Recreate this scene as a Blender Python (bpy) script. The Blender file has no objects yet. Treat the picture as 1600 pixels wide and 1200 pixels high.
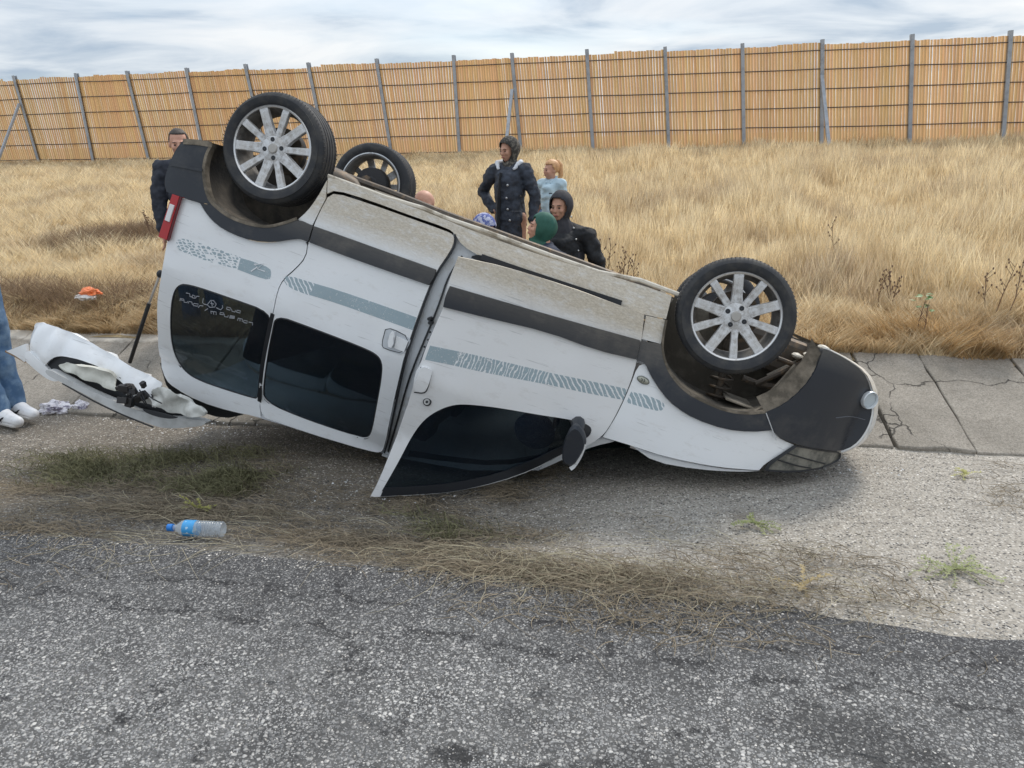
import bpy, bmesh, math, random
import numpy as np
from mathutils import Vector, Matrix, noise as mnoise
rnd = random.Random(7)
NR = np.random.default_rng(7)
# ------------------------------------------------------------------ camera
FPX, CX, CY = 1202.0, 800.0, 600.0
def nrm(v): v = np.array(v, float); return v/np.linalg.norm(v)
_th = math.atan(385/FPX)
_s = nrm([-.0224, -1.0])
_Z = np.array([math.cos(_th)*_s[0], math.cos(_th)*_s[1], -math.sin(_th)])
_X = -nrm([-5800, -255, FPX]); _X = nrm(_X - _Z*(_X@_Z))
_Y = np.cross(_Z, _X)
RW = np.array([_X, _Y, _Z])                       # camera axes (x right, y down, z forward) -> world
CAM = np.array([0, 0, 1.65])
scene = bpy.context.scene
COL = scene.collection
cd = bpy.data.cameras.new('camera'); cam = bpy.data.objects.new('camera', cd); COL.objects.link(cam)
cd.sensor_width = 36.0; cd.lens = 36.0*FPX/1600.0; cd.clip_end = 2000; cd.clip_start = .05
r_, d_, f_ = RW[:, 0], RW[:, 1], RW[:, 2]
cam.matrix_world = Matrix(((r_[0], -d_[0], -f_[0], CAM[0]), (r_[1], -d_[1], -f_[1], CAM[1]), (r_[2], -d_[2], -f_[2], CAM[2]), (0, 0, 0, 1)))
scene.camera = cam
# ------------------------------------------------------------------ sky and sun
SUN_EL, SUN_AZ = 46.0, 20.0                      # azimuth clockwise from +Y: behind the fence, to the right
w = bpy.data.worlds.new("World"); scene.world = w; w.use_nodes = True
nt = w.node_tree; nt.nodes.clear()
def N(nt, typ, **kw):
    n = nt.nodes.new(typ)
    for k, v in kw.items():
        if k == 'i':
            for kk, vv in v.items(): n.inputs[kk].default_value = vv
        else: setattr(n, k, v)
    return n
out = N(nt, 'ShaderNodeOutputWorld'); bg = N(nt, 'ShaderNodeBackground', i={'Strength': 0.1})
sky = N(nt, 'ShaderNodeTexSky', sky_type='NISHITA', sun_disc=False)
sky.sun_elevation = math.radians(SUN_EL); sky.sun_rotation = math.radians(SUN_AZ)
tc = N(nt, 'ShaderNodeTexCoord'); sep = N(nt, 'ShaderNodeSeparateXYZ'); nt.links.new(tc.outputs['Generated'], sep.inputs[0])
mz = N(nt, 'ShaderNodeMath', operation='MAXIMUM', i={1: 0.0}); nt.links.new(sep.outputs[2], mz.inputs[0])
az = N(nt, 'ShaderNodeMath', operation='ADD', i={1: 0.09}); nt.links.new(mz.outputs[0], az.inputs[0])
dx = N(nt, 'ShaderNodeMath', operation='DIVIDE'); nt.links.new(sep.outputs[0], dx.inputs[0]); nt.links.new(az.outputs[0], dx.inputs[1])
dy = N(nt, 'ShaderNodeMath', operation='DIVIDE'); nt.links.new(sep.outputs[1], dy.inputs[0]); nt.links.new(az.outputs[0], dy.inputs[1])
cb = N(nt, 'ShaderNodeCombineXYZ'); nt.links.new(dx.outputs[0], cb.inputs[0]); nt.links.new(dy.outputs[0], cb.inputs[1])
cn = N(nt, 'ShaderNodeTexNoise', i={'Scale': .75, 'Detail': 9, 'Roughness': .55, 'Distortion': .5}); nt.links.new(cb.outputs[0], cn.inputs['Vector'])
cn2 = N(nt, 'ShaderNodeTexNoise', i={'Scale': .22, 'Detail': 4, 'Roughness': .5}); nt.links.new(cb.outputs[0], cn2.inputs['Vector'])
crp = N(nt, 'ShaderNodeValToRGB'); nt.links.new(cn.outputs[0], crp.inputs[0])
e = crp.color_ramp; e.elements[0].position = .38; e.elements[0].color = (3.0, 3.65, 4.5, 1); e.elements[1].position = .64; e.elements[1].color = (6.4, 6.5, 6.6, 1)
e2 = e.elements.new(.5); e2.color = (5.1, 5.5, 5.95, 1)
cm = N(nt, 'ShaderNodeValToRGB'); nt.links.new(cn2.outputs[0], cm.inputs[0])
cm.color_ramp.elements[0].position = .34; cm.color_ramp.elements[0].color = (.42, .42, .42, 1); cm.color_ramp.elements[1].position = .5; cm.color_ramp.elements[1].color = (.93, .93, .93, 1)
mx = N(nt, 'ShaderNodeMix', data_type='RGBA'); nt.links.new(cm.outputs[0], mx.inputs[0]); nt.links.new(sky.outputs[0], mx.inputs[6]); nt.links.new(crp.outputs[0], mx.inputs[7])
gr = N(nt, 'ShaderNodeMapRange', i={'From Min': 0.0, 'From Max': 1.0, 'To Min': .80, 'To Max': 1.35}); nt.links.new(mz.outputs[0], gr.inputs[0])
vs_ = N(nt, 'ShaderNodeVectorMath', operation='SCALE'); nt.links.new(mx.outputs[2], vs_.inputs[0]); nt.links.new(gr.outputs[0], vs_.inputs['Scale'])
nt.links.new(vs_.outputs[0], bg.inputs[0]); nt.links.new(bg.outputs[0], out.inputs[0])
sl = bpy.data.lights.new('sun', 'SUN'); sl.energy = 1.5; sl.angle = math.radians(16); sl.color = (1, .93, .83)
so = bpy.data.objects.new('sun', sl); COL.objects.link(so)
a, el = math.radians(SUN_AZ), math.radians(SUN_EL)
so.rotation_euler = Vector((math.sin(a)*math.cos(el), math.cos(a)*math.cos(el), math.sin(el))).to_track_quat('Z', 'Y').to_euler()
so.location = (0, 0, 60)
scene.view_settings.view_transform = 'Standard'; scene.view_settings.look = 'None'
scene.view_settings.exposure = 0.78; scene.view_settings.gamma = 1; scene.view_settings.use_curve_mapping = False
# ------------------------------------------------------------------ helpers
def wray(px, py): return RW@np.array([(px-CX)/FPX, (py-CY)/FPX, 1.0])
def at_y(px, py, Y): r = wray(px, py); k = Y/r[1]; return CAM+r*k
def lerp(a, b, t): return a+(b-a)*t
PR = ([-50, 2.55, 4.0, 4.9, 6.0, 6.5, 20.2, 23, 600], [0, 0, -.15, -.27, .04, .10, 1.24, 1.26, 1.0])
PL = ([-50, 2.55, 3.5, 4.9, 6.0, 6.5, 20.2, 23, 600], [0, 0, -.235, -.36, .0, .08, 1.24, 1.26, 1.0])
def gz(x, y):
    k = np.clip((np.asarray(x, float)+1.0)/1.8, 0, 1)
    return np.interp(y, *PL)*(1-k)+np.interp(y, *PR)*k
def on_ground(px, py):
    r = wray(px, py); lo, hi = .5, 40
    for Y in np.arange(1.0, 30, .02):
        p = CAM+r*(Y/r[1])
        if p[2] <= gz(p[0], p[1]): return p
    return p
def tag(o, label=None, cat=None, group=None, kind=None):
    if label: o['label'] = label
    if cat: o['category'] = cat
    if group: o['group'] = group
    if kind: o['kind'] = kind
    return o
def link(name, me, mat=None, parent=None, smooth=False, kind=None):
    o = bpy.data.objects.new(name, me); COL.objects.link(o)
    if mat is not None:
        for m in (mat if isinstance(mat, (list, tuple)) else [mat]): me.materials.append(m)
    if parent is not None: o.parent = parent
    if smooth: me.shade_smooth()
    if kind: o['kind'] = kind
    return o
def empty(name, loc=(0, 0, 0), parent=None):
    o = bpy.data.objects.new(name, None); COL.objects.link(o); o.location = loc; o.empty_display_size = .1
    if parent is not None: o.parent = parent
    return o
def npmesh(name, V, Fa, mat, parent=None, col=None, kind=None, smooth=False):
    V = np.ascontiguousarray(V, dtype=np.float32); Fa = np.ascontiguousarray(Fa, dtype=np.int32)
    me = bpy.data.meshes.new(name); n, k = Fa.shape
    me.vertices.add(len(V)); me.vertices.foreach_set('co', V.ravel())
    me.loops.add(n*k); me.loops.foreach_set('vertex_index', Fa.ravel())
    me.polygons.add(n); me.polygons.foreach_set('loop_start', np.arange(0, n*k, k, dtype=np.int32))
    me.update(calc_edges=True)
    if col is not None:
        ca = me.color_attributes.new('Col', 'FLOAT_COLOR', 'POINT')
        c4 = np.ones((len(V), 4), np.float32); c4[:, :3] = col; ca.data.foreach_set('color', c4.ravel())
    return link(name, me, mat, parent, smooth, kind)
def bm_obj(name, bm, mat, parent=None, smooth=False, kind=None, bevel=0):
    me = bpy.data.meshes.new(name); bmesh.ops.recalc_face_normals(bm, faces=bm.faces); bm.to_mesh(me); bm.free()
    o = link(name, me, mat, parent, smooth, kind)
    if smooth: me.set_sharp_from_angle(angle=math.radians(40))
    if bevel:
        b = o.modifiers.new('b', 'BEVEL'); b.width = bevel; b.segments = 2; b.limit_method = 'ANGLE'
    return o
def box(bm, c, s, R=None):
    m = Matrix.Translation(c)@(R.to_4x4() if R else Matrix.Identity(4))@Matrix.Diagonal((s[0], s[1], s[2], 1))
    return bmesh.ops.create_cube(bm, size=1, matrix=m)['verts']
def ell(bm, c, r, R=None, u=14, v=10):
    m = Matrix.Translation(c)@(R.to_4x4() if R else Matrix.Identity(4))@Matrix.Diagonal((r[0], r[1], r[2], 1))
    return bmesh.ops.create_uvsphere(bm, u_segments=u, v_segments=v, radius=1, matrix=m)['verts']
def tube(bm, pts, rad, seg=8, cap=True, flat=1.0):
    pts = [Vector(p) for p in pts]; n = len(pts)
    if not isinstance(rad, (list, tuple)): rad = [rad]*n
    rings = []
    ref = None
    for i, p in enumerate(pts):
        d = (pts[min(i+1, n-1)]-pts[max(i-1, 0)]).normalized()
        if ref is None: ref = Vector((0, 0, 1)) if abs(d.z) < .9 else Vector((1, 0, 0))
        a = d.cross(ref).normalized(); b = a.cross(d).normalized(); ref = b
        rings.append([bm.verts.new(p+(a*math.cos(2*math.pi*k/seg)+b*math.sin(2*math.pi*k/seg)*flat)*rad[i]) for k in range(seg)])
    for i in range(n-1):
        for k in range(seg):
            bm.faces.new((rings[i][k], rings[i][(k+1) % seg], rings[i+1][(k+1) % seg], rings[i+1][k]))
    if cap: bm.faces.new(rings[0][::-1]); bm.faces.new(rings[-1])
def tube_obj(name, pts, rad, mat, parent=None, seg=8):
    bm = bmesh.new(); tube(bm, pts, rad, seg); return bm_obj(name, bm, mat, parent, True)
# ------------------------------------------------------------------ materials
def newmat(name):
    m = bpy.data.materials.new(name); m.use_nodes = True; t = m.node_tree
    return m, t, t.nodes['Principled BSDF']
def simple(name, col, rough=.6, metal=0, spec=.5, coat=0, noise=None, bump=None, alpha=None, sheen=0):
    """noise=(scale, colour2, lo, hi); bump=(scale, strength, distance)"""
    m, t, p = newmat(name)
    p.inputs['Base Color'].default_value = (*col, 1); p.inputs['Roughness'].default_value = rough; p.inputs['Metallic'].default_value = metal
    p.inputs['Specular IOR Level'].default_value = spec; p.inputs['Coat Weight'].default_value = coat
    if sheen: p.inputs['Sheen Weight'].default_value = sheen
    tcn = N(t, 'ShaderNodeTexCoord')
    if noise:
        n = N(t, 'ShaderNodeTexNoise', i={'Scale': noise[0], 'Detail': 8, 'Roughness': .65}); t.links.new(tcn.outputs['Object'], n.inputs['Vector'])
        r = N(t, 'ShaderNodeMapRange', i={'From Min': noise[2], 'From Max': noise[3]}); t.links.new(n.outputs[0], r.inputs[0])
        x = N(t, 'ShaderNodeMix', data_type='RGBA'); x.inputs[6].default_value = (*col, 1); x.inputs[7].default_value = (*noise[1], 1)
        t.links.new(r.outputs[0], x.inputs[0]); t.links.new(x.outputs[2], p.inputs['Base Color'])
    if bump:
        n = N(t, 'ShaderNodeTexNoise', i={'Scale': bump[0], 'Detail': 6, 'Roughness': .6}); t.links.new(tcn.outputs['Object'], n.inputs['Vector'])
        b = N(t, 'ShaderNodeBump', i={'Strength': bump[1], 'Distance': bump[2]}); t.links.new(n.outputs[0], b.inputs['Height']); t.links.new(b.outputs[0], p.inputs['Normal'])
    return m
def math_(t, op, a, b=None, clamp=False):
    n = N(t, 'ShaderNodeMath', operation=op, use_clamp=clamp)
    for i, v in enumerate((a, b)):
        if v is None: continue
        if isinstance(v, (int, float)): n.inputs[i].default_value = v
        else: t.links.new(v, n.inputs[i])
    return n.outputs[0]
def mixc(t, f, c1, c2):
    x = N(t, 'ShaderNodeMix', data_type='RGBA')
    if isinstance(f, float): x.inputs[0].default_value = f
    else: t.links.new(f, x.inputs[0])
    for k, c in ((6, c1), (7, c2)):
        if isinstance(c, tuple): x.inputs[k].default_value = (*c, 1)
        else: t.links.new(c, x.inputs[k])
    return x.outputs[2]
def mrange(t, v, a, b, c=0, d=1):
    r = N(t, 'ShaderNodeMapRange', i={'From Min': a, 'From Max': b, 'To Min': c, 'To Max': d}); t.links.new(v, r.inputs[0]); return r.outputs[0]
def noise_(t, vec, scale, detail=6, rough=.6, dist=0):
    n = N(t, 'ShaderNodeTexNoise', i={'Scale': scale, 'Detail': detail, 'Roughness': rough, 'Distortion': dist}); t.links.new(vec, n.inputs['Vector']); return n.outputs[0]
def mapping(t, vec, sc, rot=(0, 0, 0)):
    n = N(t, 'ShaderNodeMapping', i={'Scale': sc, 'Rotation': rot}); t.links.new(vec, n.inputs[0]); return n.outputs[0]
def voro(t, vec, scale, feature='F1', outp='Distance', rnd_=1.0):
    n = N(t, 'ShaderNodeTexVoronoi', feature=feature, i={'Scale': scale, 'Randomness': rnd_}); t.links.new(vec, n.inputs['Vector']); return n.outputs[outp]
# van paint: white with dried road dust low on the body (local y runs sill -> roof)
def paint(name, dusty=1.0, base=(.80, .82, .84)):
    m, t, p = newmat(name); o = N(t, 'ShaderNodeTexCoord').outputs['Object']; s = N(t, 'ShaderNodeSeparateXYZ'); t.links.new(o, s.inputs[0])
    st = mapping(t, o, (9, 24, 9), (0, 0, .10)); n1 = noise_(t, st, 1.6, 9, .72); n2 = noise_(t, o, 2.2, 5); n3 = noise_(t, mapping(t, o, (20, 42, 20), (0, 0, .12)), 3, 8, .8)
    low = math_(t, 'ADD', mrange(t, s.outputs[1], .34, .20), math_(t, 'MULTIPLY', math_(t, 'SUBTRACT', n2, .5), .35))
    f = math_(t, 'MULTIPLY', low, mrange(t, n1, .30, .50, .45, 1), True)
    haze = mrange(t, s.outputs[1], .75, .36, 0, .22*dusty)
    f2 = math_(t, 'MULTIPLY', math_(t, 'MAXIMUM', math_(t, 'MULTIPLY', f, .97*dusty), math_(t, 'MULTIPLY', haze, n2)), 1.0, True)
    dirt = mixc(t, mrange(t, n3, .38, .62), (.47, .41, .32), (.68, .62, .52))
    dirt = mixc(t, mrange(t, noise_(t, mapping(t, o, (6, 15, 6), (0, 0, .12)), 4.2, 8, .85), .57, .70), dirt, (.30, .25, .19))
    smear = math_(t, 'MULTIPLY', mrange(t, noise_(t, mapping(t, o, (3, 6, 3)), 3.1, 6, .7), .56, .76), .34)
    c = mixc(t, f2, base, dirt); c = mixc(t, smear, c, (.45, .42, .38))
    scr = math_(t, 'MULTIPLY', mrange(t, noise_(t, mapping(t, o, (2.2, 46, 2), (0, 0, .5)), 2.0, 3, .5), .665, .70), .5)
    c = mixc(t, scr, c, (.38, .38, .38)); t.links.new(c, p.inputs['Base Color'])
    t.links.new(math_(t, 'ADD', math_(t, 'MULTIPLY', f2, .45), .30, True), p.inputs['Roughness'])
    p.inputs['Coat Weight'].default_value = .35; p.inputs['Coat Roughness'].default_value = .06
    t.links.new(math_(t, 'MULTIPLY', math_(t, 'SUBTRACT', 1.0, f2, True), .7), p.inputs['Coat Weight'])
    b = N(t, 'ShaderNodeBump', i={'Strength': .35, 'Distance': .004}); t.links.new(math_(t, 'MULTIPLY', n3, f2), b.inputs['Height']); t.links.new(b.outputs[0], p.inputs['Normal'])
    return m
M_white = paint('white_paint'); M_door = paint('white_paint_door', 1.15, (.78, .79, .80)); M_hatch = paint('white_paint_hatch', 0); M_rail2 = simple('shaded_dirty_paint', (.50, .51, .51), .45, noise=(7, (.34, .34, .33), .45, .7), coat=.2)  # tailgate rail paint greyed: its shade and dirt are put into the colour
def dusty_black(name, base, dust, lo, hi, rough=.55, sc=3, amt=.6):
    m, t, p = newmat(name); o = N(t, 'ShaderNodeTexCoord').outputs['Object']; s = N(t, 'ShaderNodeSeparateXYZ'); t.links.new(o, s.inputs[0])
    n = noise_(t, o, sc, 8, .7); n2 = noise_(t, mapping(t, o, (8, 40, 8), (0, 0, .1)), 3, 7, .75)
    k = math_(t, 'MULTIPLY', math_(t, 'ADD', mrange(t, s.outputs[1], hi, lo), mrange(t, n, .52, .75, 0, .35), True), mrange(t, n2, .3, .6, .3, amt))
    t.links.new(mixc(t, k, base, dust), p.inputs['Base Color']); p.inputs['Roughness'].default_value = rough
    b = N(t, 'ShaderNodeBump', i={'Strength': .25, 'Distance': .002}); t.links.new(noise_(t, o, 220, 3), b.inputs['Height']); t.links.new(b.outputs[0], p.inputs['Normal'])
    return m
M_mould = dusty_black('black_plastic_trim', (.022, .026, .034), (.34, .30, .24), .12, .42, .5, 4, .55)
M_bump = dusty_black('black_plastic_bumper', (.018, .022, .030), (.30, .27, .22), -.12, .10, .42, 3, .5)
M_mud = simple('caked_mud', (.10, .085, .065), .95, noise=(9, (.26, .22, .17), .42, .66), bump=(40, .6, .01))
M_liner = simple('wheel_well_felt', (.045, .040, .034), .95, noise=(6, (.13, .11, .085), .45, .75), bump=(60, .5, .006))
M_under = simple('underbody_mud', (.16, .14, .11), .95, noise=(7, (.36, .32, .26), .42, .62), bump=(35, .6, .008))
M_flange = simple('dusty_white_flange', (.62, .58, .50), .7, noise=(9, (.30, .26, .20), .5, .64), bump=(60, .3, .003))
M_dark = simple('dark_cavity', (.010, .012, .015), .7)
M_seal = simple('rubber_seal', (.012, .014, .018), .45)
M_jamb = simple('door_jamb_paint', (.52, .55, .58), .4, noise=(7, (.36, .34, .30), .5, .72))
M_tyre = simple('tyre_rubber', (.024, .026, .030), .72, noise=(12, (.075, .07, .062), .46, .78), bump=(90, .15, .002))
def m_rim():
    m, t, p = newmat('scuffed_alloy'); o = N(t, 'ShaderNodeTexCoord').outputs['Object']
    n = noise_(t, o, 26, 9, .8, .6); n2 = noise_(t, o, 9, 6)
    c = mixc(t, mrange(t, n, .45, .66), (.66, .67, .68), (.30, .28, .26)); c = mixc(t, mrange(t, n2, .5, .75, 0, .5), c, (.40, .36, .30))
    t.links.new(c, p.inputs['Base Color']); p.inputs['Metallic'].default_value = .35; p.inputs['Roughness'].default_value = .48
    return m
M_rim = m_rim(); M_rimin = simple('grimy_inner_rim', (.20, .19, .175), .7, .2, noise=(14, (.07, .065, .06), .45, .65))
M_rimlip = simple('bright_rim_lip', (.62, .62, .62), .3, .8, noise=(20, (.3, .28, .25), .55, .7))
M_steel = simple('brown_steel', (.09, .075, .06), .6, .4, noise=(20, (.22, .15, .09), .5, .7))
M_metal = simple('bright_metal', (.55, .55, .55), .3, .9)
def m_glass(name, tr, tint=(.008, .012, .018)):
    m, t, p = newmat(name); p.inputs['Base Color'].default_value = (*tint, 1); p.inputs['Roughness'].default_value = .03; p.inputs['Specular IOR Level'].default_value = .5
    o = N(t, 'ShaderNodeTexCoord').outputs['Object']
    t.links.new(mrange(t, noise_(t, mapping(t, o, (2, 5, 2)), 4, 6, .7), .5, .75, .03, .22), p.inputs['Roughness'])
    tr_ = N(t, 'ShaderNodeBsdfTransparent', i={0: (.55, .65, .7, 1)}); mxs = N(t, 'ShaderNodeMixShader', i={0: tr})
    t.links.new(p.outputs[0], mxs.inputs[1]); t.links.new(tr_.outputs[0], mxs.inputs[2])
    t.links.new(mxs.outputs[0], t.nodes['Material Output'].inputs[0]); return m
M_glass = m_glass('tinted_glass', .42); M_glass2 = m_glass('clear_glass', .5)
def m_decal(name, kind):
    m, t, p = newmat(name); o = N(t, 'ShaderNodeTexCoord').outputs['Object']
    p.inputs['Base Color'].default_value = (.34, .45, .50, 1); p.inputs['Roughness'].default_value = .35
    if kind == 'tread':                                 # tyre-print pattern of small slanted blocks
        v = voro(t, mapping(t, o, (34, 62, 1), (0, 0, .5)), 1, 'DISTANCE_TO_EDGE', 'Distance', .55); f = mrange(t, v, .13, .17)
    elif kind == 'bars':                                # curved slanted bars
        wv = N(t, 'ShaderNodeTexWave', wave_type='BANDS', i={'Scale': 13, 'Distortion': 3.2, 'Detail': 2.0, 'Detail Scale': 1.6}); t.links.new(mapping(t, o, (1, 1, 1), (0, 0, .75)), wv.inputs[0]); f = mrange(t, wv.outputs[1], .18, .26)
    elif kind == 'drips':
        wv = N(t, 'ShaderNodeTexWave', wave_type='BANDS', i={'Scale': 17, 'Distortion': 7.0, 'Detail': 3.0, 'Detail Scale': 2.2}); t.links.new(mapping(t, o, (1, .35, 1)), wv.inputs[0]); f = mrange(t, wv.outputs[1], .12, .22)
        n = noise_(t, o, 30, 5, .7); f = math_(t, 'MULTIPLY', f, mrange(t, n, .36, .42))
    else:
        n = noise_(t, o, 34, 7, .8); f = mrange(t, n, .36, .40)
        s = N(t, 'ShaderNodeSeparateXYZ'); t.links.new(o, s.inputs[0])
    fine = mrange(t, math_(t, 'ADD', noise_(t, o, 110, 5, .8), math_(t, 'MULTIPLY', noise_(t, o, 9, 4), .25)), .46, .56)
    f = math_(t, 'MULTIPLY', f, fine)
    tr_ = N(t, 'ShaderNodeBsdfTransparent'); mxs = N(t, 'ShaderNodeMixShader'); t.links.new(math_(t, 'MULTIPLY', f, .70), mxs.inputs[0])
    t.links.new(tr_.outputs[0], mxs.inputs[1]); t.links.new(p.outputs[0], mxs.inputs[2]); t.links.new(mxs.outputs[0], t.nodes['Material Output'].inputs[0]); return m
D_tread = m_decal('print_tread', 'tread'); D_bars = m_decal('print_bars', 'bars'); D_drip = m_decal('print_drips', 'drips'); D_solid = m_decal('print_solid', 'solid')
# ------------------------------------------------------------------ ground materials
def m_asphalt():
    m, t, p = newmat('worn_asphalt'); o = N(t, 'ShaderNodeTexCoord').outputs['Object']; s = N(t, 'ShaderNodeSeparateXYZ'); t.links.new(o, s.inputs[0])
    o2 = mapping(t, o, (1, 1, 1)); wob = N(t, 'ShaderNodeTexNoise', i={'Scale': 60, 'Detail': 2}); t.links.new(o, wob.inputs[0])
    vm = N(t, 'ShaderNodeVectorMath', operation='SCALE', i={'Scale': .012}); t.links.new(wob.outputs[1], vm.inputs[0])
    va = N(t, 'ShaderNodeVectorMath', operation='ADD'); t.links.new(o, va.inputs[0]); t.links.new(vm.outputs[0], va.inputs[1]); ov = va.outputs[0]
    d1 = voro(t, ov, 72); c1 = voro(t, ov, 72, 'F1', 'Color'); d2 = voro(t, ov, 160); c2 = voro(t, ov, 160, 'F1', 'Color')
    sc = N(t, 'ShaderNodeSeparateXYZ'); t.links.new(c1, sc.inputs[0]); sc2 = N(t, 'ShaderNodeSeparateXYZ'); t.links.new(c2, sc2.inputs[0])
    big = noise_(t, o, .9, 4, .5); med = noise_(t, o, 5, 6, .6); edge = math_(t, 'ADD', s.outputs[1], math_(t, 'MULTIPLY', math_(t, 'SUBTRACT', big, .5), .9))
    dark = mrange(t, edge, 1.8, 2.45, 0, 1)                        # bitumen-rich strip near the edge of the road
    stone = math_(t, 'MULTIPLY', mrange(t, d1, .50, .34), mrange(t, math_(t, 'SUBTRACT', sc.outputs[0], math_(t, 'MULTIPLY', dark, .16)), .12, .40))
    stone2 = math_(t, 'MULTIPLY', mrange(t, d2, .50, .36), mrange(t, math_(t, 'SUBTRACT', sc2.outputs[1], math_(t, 'MULTIPLY', dark, .16)), .2, .5))
    bind = mixc(t, mrange(t, med, .35, .65), (.058, .058, .058), (.13, .129, .125)); bind = mixc(t, dark, bind, (.050, .050, .052))
    sc_ = mixc(t, math_(t, 'POWER', sc.outputs[1], 2.0), (.19, .192, .194), (.62, .605, .575)); sc_ = mixc(t, math_(t, 'MULTIPLY', dark, .55), sc_, (.092, .092, .094)); c = mixc(t, stone2, bind, mixc(t, math_(t, 'MULTIPLY', dark, .5), mixc(t, sc2.outputs[0], (.16, .163, .165), (.50, .495, .48)), (.085, .085, .088))); c = mixc(t, stone, c, sc_)
    big2 = noise_(t, mapping(t, o, (1, 1.3, 1)), 1.7, 7, .68); c = mixc(t, mrange(t, big2, .46, .62, 0, .45), c, (.042, .042, .043))
    blot = math_(t, 'MULTIPLY', mrange(t, noise_(t, o, 4.2, 8, .75), .575, .63), mrange(t, noise_(t, o, 55, 3), .38, .52)); c = mixc(t, math_(t, 'MULTIPLY', blot, .85), c, (.016, .016, .018))
    lw = noise_(t, o, 2.4, 8, .75)
    for sx_, sy_, rx_, am_ in ((-.02, 1.58, .30, .8), (.32, 1.52, .22, .7), (-.55, 1.66, .08, .9), (-.30, 1.62, .10, .8), (.75, 1.75, .3, .5), (.55, 1.95, .25, .5)):
        dxn = math_(t, 'MULTIPLY', math_(t, 'SUBTRACT', s.outputs[0], sx_), 1/rx_); dyn = math_(t, 'MULTIPLY', math_(t, 'SUBTRACT', s.outputs[1], sy_), 1.6/rx_)
        dd = math_(t, 'SQRT', math_(t, 'ADD', math_(t, 'MULTIPLY', dxn, dxn), math_(t, 'MULTIPLY', dyn, dyn))); mk = mrange(t, math_(t, 'ADD', dd, math_(t, 'MULTIPLY', math_(t, 'SUBTRACT', noise_(t, o, 13, 8, .8), .5), 3.2)), .95, .55); c = mixc(t, math_(t, 'MULTIPLY', mk, am_), c, (.024, .024, .025))
    for yb, am in ((2.16, .55), (2.34, .35)):
        ln = math_(t, 'ABSOLUTE', math_(t, 'SUBTRACT', math_(t, 'ADD', s.outputs[1], math_(t, 'MULTIPLY', math_(t, 'SUBTRACT', lw, .5), am)), yb)); lk = math_(t, 'MULTIPLY', mrange(t, ln, .018, .003), mrange(t, noise_(t, o, 7, 4), .40, .5)); c = mixc(t, math_(t, 'MULTIPLY', lk, .85), c, (.014, .014, .016))
    v = N(t, 'ShaderNodeVectorMath', operation='ADD'); wv = N(t, 'ShaderNodeTexNoise', i={'Scale': 1.4, 'Detail': 5}); t.links.new(o, wv.inputs[0]); t.links.new(wv.outputs[1], v.inputs[1]); t.links.new(o, v.inputs[0])
    ck = math_(t, 'MULTIPLY', mrange(t, voro(t, v.outputs[0], .75, 'DISTANCE_TO_EDGE'), .016, .003), mrange(t, med, .55, .66)); c = mixc(t, math_(t, 'MULTIPLY', ck, .6), c, (.02, .02, .022))
    t.links.new(c, p.inputs['Base Color']); p.inputs['Roughness'].default_value = .82; p.inputs['Specular IOR Level'].default_value = .35
    h = math_(t, 'ADD', math_(t, 'MULTIPLY', mrange(t, d1, .6, .1), .8), math_(t, 'MULTIPLY', mrange(t, d2, .6, .1), .35)); h = math_(t, 'SUBTRACT', h, math_(t, 'MULTIPLY', ck, 2))
    b = N(t, 'ShaderNodeBump', i={'Strength': .9, 'Distance': .005}); t.links.new(h, b.inputs['Height']); t.links.new(b.outputs[0], p.inputs['Normal']); return m
def m_shoulder():
    m, t, p = newmat('gravelly_shoulder'); o = N(t, 'ShaderNodeTexCoord').outputs['Object']; s = N(t, 'ShaderNodeSeparateXYZ'); t.links.new(o, s.inputs[0])
    d1 = voro(t, o, 74); c1 = voro(t, o, 74, 'F1', 'Color'); sc = N(t, 'ShaderNodeSeparateXYZ'); t.links.new(c1, sc.inputs[0])
    med = noise_(t, o, 3.2, 7, .65); fine = noise_(t, o, 60, 4, .7)
    base = mixc(t, mrange(t, fine, .35, .65), (.23, .21, .18), (.45, .415, .36))
    left = math_(t, 'ADD', mrange(t, s.outputs[0], .1, -1.5), math_(t, 'MULTIPLY', math_(t, 'SUBTRACT', med, .5), 1.4), True)     # soil washed over the left part
    soil = mixc(t, mrange(t, fine, .3, .7), (.075, .062, .046), (.19, .16, .12))
    stone = math_(t, 'MULTIPLY', mrange(t, d1, .52, .34), mrange(t, math_(t, 'SUBTRACT', sc.outputs[0], math_(t, 'MULTIPLY', left, .25)), .35, .6))
    c = mixc(t, math_(t, 'MULTIPLY', left, .85), base, soil); c = mixc(t, stone, c, mixc(t, sc.outputs[1], (.36, .34, .31), (.74, .70, .63)))
    eg = math_(t, 'MULTIPLY', mrange(t, math_(t, 'ADD', s.outputs[1], math_(t, 'MULTIPLY', math_(t, 'SUBTRACT', med, .5), 1.2)), 3.05, 2.6), mrange(t, s.outputs[0], .9, -.6)); c = mixc(t, math_(t, 'MULTIPLY', eg, .7), c, mixc(t, sc.outputs[0], (.05, .048, .045), (.20, .195, .18)))
    pit = math_(t, 'MULTIPLY', mrange(t, sc.outputs[2], .74, .8), mrange(t, d1, .5, .3)); c = mixc(t, pit, c, (.04, .04, .04))
    st = mrange(t, noise_(t, mapping(t, o, (1, 2.4, 1)), 1.6, 8, .7), .56, .72, 0, .6); c = mixc(t, st, c, (.085, .072, .055))
    t.links.new(c, p.inputs['Base Color']); p.inputs['Roughness'].default_value = .9
    b = N(t, 'ShaderNodeBump', i={'Strength': .8, 'Distance': .006}); t.links.new(math_(t, 'ADD', mrange(t, d1, .6, .1), fine), b.inputs['Height']); t.links.new(b.outputs[0], p.inputs['Normal']); return m
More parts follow.
